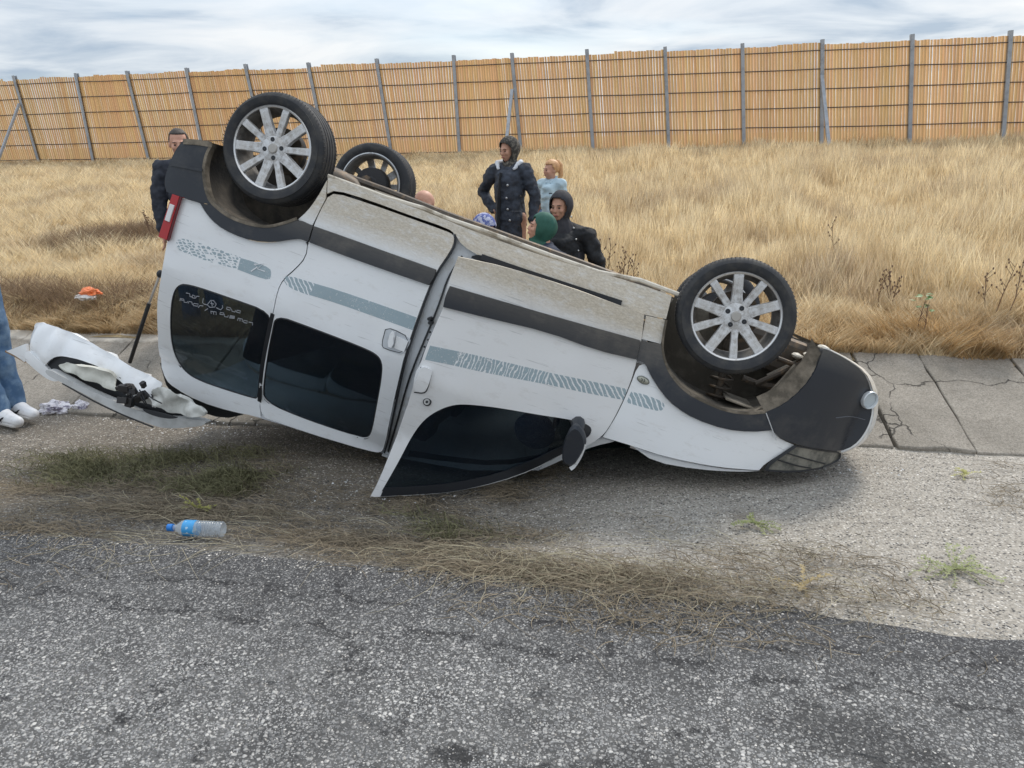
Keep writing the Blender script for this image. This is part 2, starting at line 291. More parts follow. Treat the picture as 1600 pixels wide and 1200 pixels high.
def m_concrete():
    m, t, p = newmat('weathered_concrete'); o = N(t, 'ShaderNodeTexCoord').outputs['Object']
    big = noise_(t, o, 1.7, 7, .65); fine = noise_(t, o, 70, 5, .75); d = voro(t, o, 150); cc = voro(t, o, 150, 'F1', 'Color'); sc = N(t, 'ShaderNodeSeparateXYZ'); t.links.new(cc, sc.inputs[0])
    c = mixc(t, mrange(t, big, .35, .65), (.27, .245, .205), (.42, .38, .325)); c = mixc(t, mrange(t, fine, .38, .66, 0, .65), c, (.12, .105, .085)); c = mixc(t, mrange(t, noise_(t, o, 14, 7, .8), .5, .68, 0, .5), c, (.16, .14, .11))
    c = mixc(t, math_(t, 'MULTIPLY', mrange(t, sc.outputs[0], .8, .9), mrange(t, d, .45, .25)), c, (.40, .38, .34)); c = mixc(t, math_(t, 'MULTIPLY', mrange(t, sc.outputs[1], .88, .93), mrange(t, d, .45, .2)), c, (.05, .045, .04))
    v = N(t, 'ShaderNodeVectorMath', operation='ADD'); wv = N(t, 'ShaderNodeTexNoise', i={'Scale': 2.5, 'Detail': 7}); t.links.new(o, wv.inputs[0])
    vs = N(t, 'ShaderNodeVectorMath', operation='SCALE', i={'Scale': .5}); t.links.new(wv.outputs[1], vs.inputs[0]); t.links.new(vs.outputs[0], v.inputs[1]); t.links.new(o, v.inputs[0])
    ck = math_(t, 'MULTIPLY', mrange(t, voro(t, v.outputs[0], 1.15, 'DISTANCE_TO_EDGE'), .008, .002), mrange(t, noise_(t, o, 2.2, 3), .44, .52)); c = mixc(t, math_(t, 'MULTIPLY', ck, .85), c, (.04, .036, .03))
    t.links.new(c, p.inputs['Base Color']); p.inputs['Roughness'].default_value = .92
    sy = N(t, 'ShaderNodeSeparateXYZ'); t.links.new(o, sy.inputs[0]); pe = math_(t, 'MULTIPLY', mrange(t, math_(t, 'ADD', sy.outputs[1], math_(t, 'MULTIPLY', math_(t, 'SUBTRACT', noise_(t, o, 4, 6, .7), .5), .22)), 5.86, 5.90), mrange(t, sy.outputs[0], -2.4, -2.8))
    c = mixc(t, math_(t, 'MULTIPLY', pe, .85), c, (.62, .58, .51)); t.links.new(c, p.inputs['Base Color'])
    h = math_(t, 'SUBTRACT', math_(t, 'ADD', fine, math_(t, 'MULTIPLY', big, 2)), math_(t, 'MULTIPLY', ck, 2))
    b = N(t, 'ShaderNodeBump', i={'Strength': .8, 'Distance': .008}); t.links.new(h, b.inputs['Height']); t.links.new(b.outputs[0], p.inputs['Normal']); return m
M_asph = m_asphalt(); M_should = m_shoulder(); M_conc = m_concrete()
M_soil = simple('straw_litter', (.34, .26, .15), .95, noise=(4, (.50, .39, .22), .4, .62), bump=(30, .8, .03))
def m_attr(name, rough=.75, trans=.25, spec=.2):
    m, t, p = newmat(name); a_ = N(t, 'ShaderNodeVertexColor', layer_name='Col'); t.links.new(a_.outputs[0], p.inputs['Base Color']); p.inputs['Roughness'].default_value = rough; p.inputs['Specular IOR Level'].default_value = spec
    if trans:
        tl = N(t, 'ShaderNodeBsdfTranslucent'); t.links.new(a_.outputs[0], tl.inputs[0]); ms = N(t, 'ShaderNodeMixShader', i={0: trans}); t.links.new(p.outputs[0], ms.inputs[1]); t.links.new(tl.outputs[0], ms.inputs[2])
        t.links.new(ms.outputs[0], t.nodes['Material Output'].inputs[0])
    return m
M_grass = m_attr('dry_grass', .7, .35); M_stone = m_attr('loose_chippings', .8, 0); M_weed = m_attr('weeds', .7, .2)
# ------------------------------------------------------------------ terrain sheets
def sheet(name, xs, ys, mat, dz=0.0, rough=0.0, edge=None):
    X, Y = np.meshgrid(xs, ys, indexing='ij'); X = X.copy(); Y = Y.copy()
    if edge is not None:
        k = (Y-ys[0])/(ys[-1]-ys[0])
        Y = Y+np.vectorize(edge)(X)*np.clip((k-.8)/.2, 0, 1)
    Z = gz(X, Y)+dz
    if rough:
        nz = np.array([mnoise.fractal(Vector((x*.9, y*.9, 3)), 1.0, 2.0, 4) for x, y in zip(X.ravel(), Y.ravel())]).reshape(X.shape); Z = Z+nz*rough
    V = np.stack([X, Y, Z], -1).reshape(-1, 3); n, m_ = X.shape
    I = np.arange(n*m_).reshape(n, m_); Fa = np.stack([I[:-1, :-1], I[1:, :-1], I[1:, 1:], I[:-1, 1:]], -1).reshape(-1, 4)
    return npmesh(name, V, Fa, mat, kind='structure', smooth=True)
xs_f = np.unique(np.concatenate([np.linspace(-300, -12, 20), np.arange(-12, 6, .12), np.linspace(6, 300, 20)]))
xs_c = np.unique(np.concatenate([np.linspace(-300, -30, 12), np.arange(-30, 16, .5), np.linspace(16, 300, 12)]))
sheet('ground', np.array([-700, -300, -50, -1, .8, 50, 300, 700.]), np.array([-300, -50, 2.3, 2.55, 3.5, 4.0, 4.9, 6.1, 6.5, 20, 20.2, 23, 60, 700.]), M_soil, dz=-.16)
def redge(x): return .06*mnoise.noise(Vector((x*1.6, 0, 0)))+.045*mnoise.noise(Vector((x*7, 4, 0)))+.03*mnoise.noise(Vector((x*26, 9, 0)))+(.13 if x < 0 else .13-min(.13, x*.07))
sheet('road', xs_f, np.concatenate([np.linspace(-40, 0, 8), np.linspace(.4, 2.46, 30)]), M_asph, dz=.0, edge=redge)
sheet('road_shoulder', xs_f, np.linspace(2.35, 4.93, 40), M_should, dz=-.018, rough=.012)
sheet('field', xs_c, np.concatenate([np.arange(5.93, 8, .15), np.arange(8, 24, .5), np.array([30, 60, 200, 700.])]), M_soil, dz=.0, rough=.03)
# concrete lined ditch side: slabs with open joints
ditch = empty('ditch_lining', (0, 5.4, 0)); ditch['kind'] = 'structure'
jx = [at_y(1362, 640, 5.4)[0], at_y(1478, 640, 5.4)[0], at_y(1640, 640, 5.4)[0]]
left = [jx[0]-1.02*k for k in range(1, 14)][::-1]; right = [jx[2]+.9*k for k in range(1, 6)]
js = left+jx+right
for i in range(len(js)-1):
    x0, x1 = js[i]+.008, js[i+1]-.008; bm = bmesh.new(); nx, ny = 10, 9; g = {}
    lift = rnd.uniform(-.012, .012)
    for a_ in range(nx+1):
        for b_ in range(ny+1):
            u, v = a_/nx, b_/ny; yb, yt = 4.90, 6.02
            y = lerp(yb, yt, v); sk = (v-.5)*-.09
            jag = .012*mnoise.noise(Vector((y*6, i*3.1, 0))) if a_ in (0, nx) else 0
            x = lerp(x0, x1, u)+sk+jag; 
            if b_ == ny: y += .05*mnoise.noise(Vector((x*3, 1, 0)))
            if b_ == 0: y += .02*mnoise.noise(Vector((x*5, 7, 0)))
            z = float(gz(x, y))+.010+lift*.6+.010*mnoise.noise(Vector((x*4, y*4, 0)))
            g[a_, b_] = bm.verts.new((x, y, z))
    for a_ in range(nx):
        for b_ in range(ny): bm.faces.new((g[a_, b_], g[a_+1, b_], g[a_+1, b_+1], g[a_, b_+1]))
    ext = bmesh.ops.extrude_face_region(bm, geom=bm.faces[:]); 
    for v in [e_ for e_ in ext['geom'] if isinstance(e_, bmesh.types.BMVert)]: v.co.z -= .09
    o = bm_obj('concrete_slab', bm, M_conc, None, True, bevel=.008); o.parent = ditch; o.matrix_parent_inverse = Matrix.Translation((0, -5.4, 0))
# ------------------------------------------------------------------ fence
D = 20.0
post_px = [((20, 115), (60, 250)), ((117, 112), (145, 250)), ((197, 110), (232, 250)), ((290, 106), (319, 248)), ((382, 99), (415, 247)), ((480, 97), (510, 246)), ((587, 94), (611, 245)), ((707, 87), (717, 244)), ((798, 83), (813, 243)), ((915, 78), (925, 240)), ((1037, 73), (1043, 236)), ((1158, 65), (1160, 233)), ((1283, 59), (1281, 231)), ((1423, 56), (1418, 229)), ((1577, 47), (1563, 227))]
PX = [(at_y(*a, D)[0], at_y(*b, D)[0]) for a, b in post_px]
PX = [(PX[0][0]-1.9*k, PX[0][1]-1.9*k) for k in (3, 2, 1)]+PX+[(PX[-1][0]+2.0*k, PX[-1][1]+2.0*k) for k in (1, 2, 3)]
M_post = simple('galvanised_steel_post', (.36, .39, .43), .55, .25, noise=(6, (.25, .27, .30), .45, .7)); M_rail = simple('dark_wire_rail', (.10, .075, .06), .7)
M_slat = m_attr('orange_slats', .55, .32, .3)
fence = empty('slatted_fence', (0, D, 1.2)); tag(fence, 'long orange slatted fence with grey steel posts beyond the dry field', 'fence')
FI = Matrix.Translation((0, -D, -1.2)); ZB, ZT = 1.16, 3.58
def fpt(i, z, f=0.0, dy=0.0):
    (t0, b0) = PX[i]; (t1, b1) = PX[min(i+1, len(PX)-1)]; tx = lerp(t0, t1, f); bx = lerp(b0, b1, f)
    return Vector((lerp(bx, tx, (z-1.26)/(3.56-1.26)), D+dy, z))
def fp(o): o.parent = fence; o.matrix_parent_inverse = FI; return o
for i in range(len(PX)):
    a_, b_ = fpt(i, 1.1), fpt(i, 3.62+rnd.uniform(-.02, .03)); bm = bmesh.new(); d = (b_-a_)
    R = d.to_track_quat('Z', 'Y').to_matrix(); w_ = .105
    for (cx_, cy_, sx, sy) in ((0, 0, w_, .012), (w_/2-.006, .04, .012, .07), (-w_/2+.006, .04, .012, .07)):
        box(bm, (a_+b_)/2+R@Vector((cx_, cy_, 0))*1.0, (sx, sy, d.length), R)
    fp(bm_obj('fence_post', bm, M_post))
for (tx, ty, bx, by) in ((30, 162, -8, 262), (800, 140, 788, 243), (1284, 118, 1297, 240)):
    a_ = Vector(at_y(tx, ty, D-.08)); b_ = Vector(at_y(bx, by, D-1.1)); b_.z = float(gz(b_.x, b_.y))
    bm = bmesh.new(); d = a_-b_; box(bm, (a_+b_)/2, (.075, .05, d.length), d.to_track_quat('Z', 'Y').to_matrix()); fp(bm_obj('brace', bm, M_post))
for zr in (1.32, 1.74, 2.16, 2.57, 2.99, 3.38):
    for i in range(len(PX)-1):
        a_, b_ = fpt(i, zr+rnd.uniform(-.012, .012), 0, -.02), fpt(i, zr+rnd.uniform(-.012, .012), 1, -.02); sag = rnd.uniform(0, .012)
        bm = bmesh.new(); tube(bm, [a_, lerp(a_, b_, .5)-Vector((0, 0, sag)), b_], .013, 5); fp(bm_obj('rail', bm, M_rail))
for i in range(len(PX)-1):                              # slats of one bay are about 4 px wide in the photo: joined per bay
    V = []; Fa = []; Cc = []; W_ = (PX[i+1][1]-PX[i][1]); n = max(8, int(W_/.066)); top = ZT-.07; hue = rnd.uniform(-.04, .04)
    for k in range(n):
        f0 = (k+.5)/n; hw = .0325+rnd.uniform(-.0025, .0006); tilt = rnd.gauss(0, .08)
        if rnd.random() < .07: top = ZT-.05+rnd.uniform(-.06, .03)
        zt = top+rnd.uniform(-.010, .010); segs = 7; base = len(V)
        if rnd.random() < .02: hw *= .75
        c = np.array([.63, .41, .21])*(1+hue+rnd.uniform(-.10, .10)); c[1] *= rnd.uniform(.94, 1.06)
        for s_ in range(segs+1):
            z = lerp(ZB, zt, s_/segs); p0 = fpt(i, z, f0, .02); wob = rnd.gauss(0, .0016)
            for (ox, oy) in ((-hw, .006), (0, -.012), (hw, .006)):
                V.append((p0.x+ox+wob, p0.y+oy+tilt*ox, p0.z)); Cc.append(c*(.92 if ox == 0 else (1.32 if ox < 0 else .74)))  # left edge highlight and darker right side painted into each slat's colour
        for s_ in range(segs):
            q = base+s_*3
            Fa += [(q, q+1, q+4, q+3), (q+1, q+2, q+5, q+4)]
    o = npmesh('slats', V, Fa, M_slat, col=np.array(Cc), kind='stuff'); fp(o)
# ------------------------------------------------------------------ van frame of reference
Wd = nrm(RW@np.array([207/FPX, -180/FPX, 1.0])); r1, r2 = wray(425, 235), wray(1150, 497)
k_ = (r1@Wd)/(r2@Wd); z1 = 2.69/np.linalg.norm(r2*k_-r1); VO = CAM+r1*z1; Ld = nrm(CAM+r2*z1*k_-VO); Ud = np.cross(Wd, Ld)
MV = np.array([Ld, Ud, Wd])                       # world -> local rows (x along the body, y sill->roof, z across, away from us)
van = empty('overturned_van'); VM = Matrix(((Ld[0], Ud[0], Wd[0], VO[0]), (Ld[1], Ud[1], Wd[1], VO[1]), (Ld[2], Ud[2], Wd[2], VO[2]), (0, 0, 0, 1)))
van.matrix_world = VM
tag(van, 'white van lying upside down on its roof with dusty flanks and teal stripe prints', 'van')
CL = MV@(CAM-VO); VW = 1.70
def fside(s, t):
    w_ = .0045*mnoise.noise(Vector((s*3.5, t*4.5, 2.0)))+.002*mnoise.noise(Vector((s*8, t*9, 7.0)))
    if t < .12: w_ += .035*((.12-t)/.25)**2
    if t > .45: w_ += .012*((t-.45)/.4)**2
    if t > .84: w_ += .17*((min(t, 1.42)-.84)/.56)**1.25
    if t > 1.34: w_ += min(3.0*(t-1.34)**2, .06)
    if s < -.42: d = min((-.42-s)/.26, .9); w_ += .09*(1-math.sqrt(1-d*d))
    if s > 2.85: d = min((s-2.85)/.72, .93); w_ += .42*(1-math.sqrt(1-d*d))
    return w_
def fdoor(s, t):
    return fside(s, min(t, 1.2))-max(0, 2.30+.02*t-s)*.29-(.05*max(0, t-1.0))
def T(px, py, off=0.0, f=fside):
    r = MV@wray(px, py); w_ = off
    for _ in range(30):
        k = (w_-CL[2])/r[2]; s, t = CL[0]+r[0]*k, CL[1]+r[1]*k; w_ = .5*w_+.5*(f(s, t)+off)
    return np.array([s, t, w_])
def chaikin(pts, n, closed=True):
    for _ in range(n):
        o = []; m_ = len(pts)
        for i in range(m_):
            p, q, sh = pts[i][0], pts[i][1], (len(pts[i]) > 2 and pts[i][2])
            if sh or (not closed and i in (0, m_-1)): o.append((p, q, 1)); continue
            a_, b_ = pts[i-1], pts[(i+1) % m_]
            o.append((lerp(p, a_[0], .25), lerp(q, a_[1], .25))); o.append((lerp(p, b_[0], .25), lerp(q, b_[1], .25)))
        pts = o
    return pts
def inset(P, d):
    P = np.array(P); A = 0.5*np.sum(P[:, 0]*np.roll(P[:, 1], -1)-np.roll(P[:, 0], -1)*P[:, 1]); sg = 1 if A > 0 else -1
    o = []
    for i in range(len(P)):
        a_, b_, c_ = P[i-1], P[i], P[(i+1) % len(P)]; e1 = (b_-a_)/(np.linalg.norm(b_-a_)+1e-9); e2 = (c_-b_)/(np.linalg.norm(c_-b_)+1e-9)
        n1, n2 = np.array([-e1[1], e1[0]])*sg, np.array([-e2[1], e2[0]])*sg; m_ = n1+n2; l = np.linalg.norm(m_); m_ = m_/l if l > 1e-6 else n1
        o.append(b_+m_*d/max(.5, m_@n1))
    return np.array(o)
def panel(name, px, mat, off=0.0, thick=.014, f=fside, holes=(), smooth=1, gap=.0009, res=.05, parent=van, bevel=.002, extra=None, mirror=True):
    P = [T(p[0], p[1], off, f)[:2] for p in chaikin(px, smooth)]
    if gap: P = inset(P, gap)
    H = [[T(p[0], p[1], off, f)[:2] for p in chaikin(h, 2)] for h in holes]
    bm = bmesh.new(); es = []
    for loop in [P]+H:
        vs = [bm.verts.new((p[0], p[1], 0)) for p in loop]
        es += [bm.edges.new((vs[i], vs[(i+1) % len(vs)])) for i in range(len(vs))]
    bmesh.ops.triangle_fill(bm, use_beauty=True, use_dissolve=False, edges=es, normal=(0, 0, -1))
    lo = np.min([v.co for v in bm.verts], axis=0); hi = np.max([v.co for v in bm.verts], axis=0)
    for ax in (0, 1):
        for c in np.arange(lo[ax]+res*.5, hi[ax], res):
            bmesh.ops.bisect_plane(bm, geom=bm.verts[:]+bm.edges[:]+bm.faces[:], dist=1e-5, plane_co=(c if ax == 0 else 0, c if ax == 1 else 0, 0), plane_no=(1, 0, 0) if ax == 0 else (0, 1, 0))
    bmesh.ops.remove_doubles(bm, verts=bm.verts, dist=1e-4)
    for v in bm.verts: v.co.z = f(v.co.x, v.co.y)+off+(extra(v.co.x, v.co.y) if extra else 0)
    bm.normal_update()
    for fc in bm.faces:
        if fc.normal.z > 0: fc.normal_flip()
    me = bpy.data.meshes.new(name); bm.to_mesh(me)
    o = link(name, me, mat, parent, True)
    if thick:
        s = o.modifiers.new('s', 'SOLIDIFY'); s.thickness = thick; s.offset = -1
        if bevel: b = o.modifiers.new('b', 'BEVEL'); b.width = bevel; b.segments = 2; b.limit_method = 'ANGLE'; b.angle_limit = math.radians(50); b.harden_normals = True
    if mirror:
        for v in bm.verts: v.co.z = VW-v.co.z
        bmesh.ops.reverse_faces(bm, faces=bm.faces[:]); clampg(bm)
        m2 = bpy.data.meshes.new(name); bm.to_mesh(m2); o2 = link(name, m2, mat, parent if parent is van else van, True)
        s = o2.modifiers.new('s', 'SOLIDIFY'); s.thickness = .014; s.offset = -1
    bm.free(); return o
def clampg(bm):
    for v in bm.verts:
        p = VM@v.co; g_ = float(gz(p.x, p.y))+.035
        if p.z < g_: p.z = g_+.01*mnoise.noise(p*7); v.co = VM.inverted()@p
def strip(name, px, mat, width, off=0.0, f=fside, thick=.006, parent=van, smooth=2, closed=False):
    """thin band of constant width following a pixel polyline on the body"""
    P = np.array([T(p[0], p[1], off, f) for p in chaikin(px, smooth, closed)]); bm = bmesh.new(); L_ = []; n = len(P)
    for i in range(n):
        a_ = P[i-1] if (closed or i > 0) else P[0]; b_ = P[(i+1) % n] if (closed or i < n-1) else P[-1]; d = (b_-a_)[:2]; d = d/(np.linalg.norm(d)+1e-9); q = np.array([-d[1], d[0]])*width/2
        L_.append([bm.verts.new((P[i][0]+k*q[0], P[i][1]+k*q[1], P[i][2]+dz)) for k, dz in ((-1, thick), (-1, 0), (1, 0), (1, thick))])
    for i in range(n if closed else n-1):
        j = (i+1) % n
        for k in range(3): bm.faces.new((L_[i][k], L_[j][k], L_[j][k+1], L_[i][k+1]))
    return bm_obj(name, bm, mat, parent, True)
def sweep(name, px, mat, w1, n=8, off=0.0, bulge=lambda u: (0, 0), parent=van, crush=True, smooth=1, w0=None):
    """surface from a traced edge across the body to the far side"""
    P = [T(p[0], p[1], off) for p in chaikin(px, smooth, False)]; bm = bmesh.new(); g = []
    for p in P:
        a0 = p[2] if w0 is None else w0; row = []
        for k in range(n+1):
            u = k/n; ds, dt = bulge(u); row.append(bm.verts.new((p[0]+ds, p[1]+dt, lerp(a0, VW-a0 if w1 is None else w1, u))))
        g.append(row)
    for i in range(len(g)-1):
        for k in range(n): bm.faces.new((g[i][k], g[i+1][k], g[i+1][k+1], g[i][k+1]))
    if crush: clampg(bm)
    return bm_obj(name, bm, mat, parent, True)
# ---- windows outlines
q_glass = [(276, 446), (292, 442), (360, 465), (425, 488), (419, 520), (411, 560), (406, 590), (404, 624), (392, 622), (350, 609), (312, 596), (290, 583), (275, 562), (267, 536), (265, 499), (268, 464)]
s_glass = [(430, 491), (480, 509), (525, 526), (561, 540), (588, 552), (598, 566), (597, 590), (588, 640), (581, 677), (573, 685), (560, 683), (480, 657), (411, 628), (411, 600), (418, 550), (424, 520)]
# ---- body panels (near side, mirrored for the far one)
arch_r = [(312, 317), (324, 336), (339, 352), (364, 366), (396, 377), (424, 379), (449, 375), (467, 371), (481, 378)]
panel('rear_quarter_panel', [(277, 306, 1), (290, 311), (312, 317, 1)]+arch_r[1:]+[(477, 402), (461, 420), (442, 436), (433, 455), (426, 490), (419, 520), (412, 552), (407, 590), (405, 630), (408, 652, 1), (360, 643), (312, 628), (272, 606), (259, 594), (250, 567), (246, 520), (245, 474), (250, 440), (255, 411), (261, 377)], M_white, holes=[q_glass])
panel('sliding_door', [(512, 308, 1), (524, 301), (574, 317), (636, 339), (695, 360), (708, 366), (710, 376), (704, 392), (681, 425), (667, 455), (642, 524), (630, 563), (614, 632), (601, 699), (594, 708), (574, 704), (542, 695), (480, 676), (414, 653, 1), (406, 640), (406, 600), (412, 552), (420, 520), (427, 490), (434, 455), (443, 437), (462, 421), (478, 403), (482, 379, 1), (490, 353), (500, 330)], M_white, holes=[s_glass])
panel('arch_rear_panel', [(511, 281, 1), (509, 310, 1), (488, 352, 1), (464, 344, 1), (480, 330), (496, 308)], M_white)
panel('sill', [(512, 277, 1), (542, 284), (605, 309), (667, 331), (730, 357), (797, 382), (865, 405), (1000, 444), (1050, 462, 1), (1041, 499, 1), (1008, 492, 1), (960, 474), (752, 402), (722, 384), (711, 366), (700, 357), (636, 335), (574, 312), (524, 297), (511, 303, 1)], M_white, off=.004, gap=.001)
# arch cladding, mouldings
rear_clad = panel('rear_arch_cladding', [(312, 317, 1), (324, 336), (339, 352), (364, 366), (396, 377), (424, 379), (449, 375), (467, 373), (481, 378, 1), (489, 353, 1), (465, 342), (446, 349), (417, 356), (386, 351), (355, 339), (331, 320, 1)], M_mould, off=-.022, thick=.026)
panel('door_moulding', [(490, 353, 1), (530, 367), (681, 421, 1), (679, 432), (670, 446, 1), (560, 408), (483, 379, 1)], M_mould, off=-.020, thick=.026, bevel=.008)
panel('rear_bumper', [(288, 218, 1), (331, 224, 1), (321, 240), (316, 262), (318, 288), (324, 309), (331, 320, 1), (312, 317), (260, 300, 1), (256, 283), (262, 262), (271, 240), (280, 226)], M_bump, off=-.024, thick=.03, bevel=.006)
strip('bumper_crease', [(264, 256), (285, 260), (316, 266)], M_bump, .016, off=-.034)
strip('mud_line', [(331, 224), (322, 240), (317, 262), (319, 288), (325, 309), (332, 319), (355, 338), (386, 350), (417, 355), (446, 348), (464, 341)], M_mud, .016, off=-.026, thick=.05)
# front door, ajar
dglass = [(596, 768, 1), (622, 723), (644, 680), (663, 655), (686, 640), (710, 632), (735, 632), (779, 637), (841, 648), (888, 655), (913, 661), (925, 668), (923, 680), (909, 690), (872, 708), (835, 727), (779, 748), (740, 758), (710, 764), (650, 769)]
door = panel('front_door', [(716, 401, 1), (792, 417), (886, 447), (960, 474), (1007, 491, 1), (1003, 530), (996, 562), (984, 602), (968, 638), (950, 671), (938, 684), (916, 698), (872, 713), (835, 734), (779, 754), (710, 769), (654, 774), (578, 777, 1), (591, 753), (616, 691), (644, 612), (648, 583), (657, 569), (665, 544), (681, 506), (693, 480), (698, 450), (706, 427)], M_door, f=fdoor, thick=.035, holes=[dglass], mirror=True)
dg = panel('door_window', [(596, 768, 1), (622, 723), (644, 680), (663, 655), (686, 640), (710, 632), (735, 632), (779, 637), (841, 648), (888, 655), (913, 661), (925, 668), (923, 680), (909, 690), (872, 708), (835, 727), (779, 748), (710, 764)], M_glass2, off=.014, f=fdoor, thick=.004, gap=-.02, bevel=0, mirror=False)
panel('window_frame', [(594, 776, 1), (654, 773), (710, 769), (779, 753), (832, 734), (872, 713), (905, 697, 1), (903, 690, 1), (868, 702), (835, 719), (779, 740), (710, 755), (640, 761), (600, 762, 1)], M_seal, off=-.006, f=fdoor, thick=.012, mirror=False)
panel('inner_window_rail', [(640, 704, 1), (700, 713), (780, 722), (845, 711, 1), (846, 717, 1), (780, 729), (700, 722), (636, 713, 1)], simple('navy_trim', (.03, .04, .055), .5), off=.03, f=fdoor, thick=.01, mirror=False)
panel('door_moulding', [(703, 447, 1), (792, 473), (886, 500), (1001, 532, 1), (998, 548), (994, 562, 1), (930, 547), (855, 519), (761, 497), (692, 480, 1), (696, 462)], M_mould, off=-.020, f=fdoor, thick=.026, bevel=.008, mirror=False)
hd = panel('door_handle', [(658, 575), (664, 573), (674, 578), (675, 584), (668, 607), (662, 613), (650, 612), (647, 608), (648, 600), (655, 580)], M_door, off=-.024, f=fdoor, thick=.026, smooth=2, gap=0, bevel=.005, mirror=False)
strip('handle_gap', [(657, 574), (675, 579), (668, 609), (662, 615), (647, 613)], M_seal, .006, off=-.002, f=fdoor, smooth=1)
def disc(name, px, py, r, mat, off, f=fside, parent=van, h=.01, seg=20):
    c = T(px, py, off, f); bm = bmesh.new(); bmesh.ops.create_cone(bm, cap_ends=True, segments=seg, radius1=r, radius2=r*.85, depth=h, matrix=Matrix.Translation(c)@Matrix.Rotation(math.pi, 4, 'X')); return bm_obj(name, bm, mat, parent, True)
disc('lock_cylinder', 667, 628, .024, M_seal, -.004, fdoor); disc('lock_face', 667, 628, .018, M_metal, -.010, fdoor); disc('key_slot', 667, 628, .008, M_seal, -.016, fdoor)
# sliding door handle
panel('handle_recess', [(602, 515), (612, 513), (640, 528), (642, 534), (632, 551), (626, 555), (600, 545), (596, 540), (598, 528)], M_jamb, off=-.003, thick=.004, smooth=2, gap=0, mirror=False)
strip('recess_edge', [(602, 515), (612, 513), (640, 528), (632, 553), (600, 545), (596, 538), (602, 515)], M_seal, .004, off=-.004, smooth=1)
panel('sliding_door_handle', [(610, 517), (618, 520), (613, 545), (604, 541)], M_white, off=-.030, thick=.03, gap=0, bevel=.005, mirror=False)
panel('handle_plate', [(619, 525, 1), (638, 533, 1), (631, 550, 1), (616, 544, 1)], M_white, off=-.010, thick=.008, gap=0, mirror=False)
# B pillar, jambs and seals between the doors
panel('door_jamb', [(708, 362, 1), (752, 398, 1), (735, 420), (715, 470), (690, 540), (664, 600), (640, 680), (618, 720, 1), (596, 712, 1), (604, 695), (616, 632), (632, 563), (644, 524), (669, 455), (690, 415), (706, 392)], M_jamb, off=.035, thick=.02, gap=0)
strip('door_seal', [(711, 366), (712, 378), (706, 394), (684, 424), (669, 456), (645, 525), (634, 560), (618, 632), (606, 690), (600, 708)], M_seal, .011, off=.004)
strip('door_seal', [(722, 400), (700, 432), (688, 470), (670, 515), (650, 562), (636, 600), (620, 660), (606, 706)], M_seal, .010, off=.026)
strip('door_seal', [(696, 484), (682, 512), (668, 545), (655, 580), (645, 622), (630, 660), (618, 700)], M_seal, .03, off=.02)
for (px, py) in ((672, 498), (673, 504)): disc('striker_bolt', px, py, .012, M_seal, .01, h=.05)
for (px, py) in ((672, 519), (669, 531), (663, 542), (657, 570)): disc('bolt', px, py, .006, M_seal, -.03)
panel('sill_slot', [(732, 401), (752, 397), (800, 414), (972, 471), (970, 479), (800, 424), (748, 408)], M_dark, off=.001, thick=.004, gap=0, mirror=False)
strip('sill_rubber', [(752, 401), (800, 418), (900, 451), (971, 474)], M_seal, .030, off=-.008, thick=.01)
# front fender, cladding, bumper
arch_f = [(1033, 536), (1038, 566), (1049, 589), (1071, 613), (1102, 630), (1133, 643), (1167, 648), (1196, 645)]
panel('front_fender', [(1008, 568, 1), (1016, 586), (1033, 614), (1055, 636), (1086, 655), (1133, 671), (1174, 675), (1208, 672, 1), (1213, 680), (1222, 687), (1243, 696, 1), (1196, 724), (1186, 735, 1), (1118, 730), (1039, 714), (992, 698), (941, 683, 1), (952, 668), (968, 640), (984, 604), (996, 572)], M_white)
panel('fender_top', [(1009, 493, 1), (1041, 500, 1), (1033, 538, 1), (1002, 530, 1)], M_white)
panel('front_arch_cladding', [(1001, 533, 1), (1033, 538, 1)]+arch_f[1:-1]+[(1196, 645, 1), (1202, 660), (1208, 672, 1), (1174, 675), (1133, 671), (1086, 655), (1055, 636), (1033, 614), (1016, 586), (1008, 568), (994, 562, 1)], M_mould, off=-.020, thick=.026)
rim_px = [(1289, 544), (1321, 560), (1349, 580), (1360, 603), (1363.5, 627), (1361, 655), (1350, 679), (1334, 697), (1312, 706)]
panel('front_bumper', [(1196, 645, 1), (1227, 631), (1255, 607), (1274, 580), (1286, 546, 1)]+rim_px+[(1290, 703), (1252, 697), (1226, 688), (1213, 681), (1205, 664)], M_bump, off=-.022, thick=.03, bevel=.006, res=.035)
strip('bumper_edge', [(1197, 645), (1213, 688)], simple('pale_plastic_edge', (.45, .46, .47), .5), .005, off=-.026)
strip('bumper_scratch', [(1306, 653), (1330, 650), (1352, 656)], simple('scratch', (.10, .11, .13), .6), .004, off=-.024, thick=.002)
sweep('bumper_face', rim_px, M_white, None, 14, off=-.02, bulge=lambda u: (.10*(1-(2*u-1)**4)+.012, 0))
strip('bumper_rim', [(1289, 544), (1321, 560), (1349, 580), (1361, 603), (1365, 627), (1363, 655), (1352, 679), (1336, 697), (1314, 706)], simple('white_rim', (.78, .78, .77), .4), .011, off=-.016, thick=.02)
fl = Vector(T(1356, 624, -.030)); sl_ = (fside(fl.x+.01, fl.y)-fside(fl.x-.01, fl.y))/.02; fn = Vector((sl_*1.5+.5, 0, -1)).normalized(); FR = fn.to_track_quat('Z', 'Y').to_matrix().to_4x4()
bm = bmesh.new(); FM = Matrix.Translation(fl)@FR
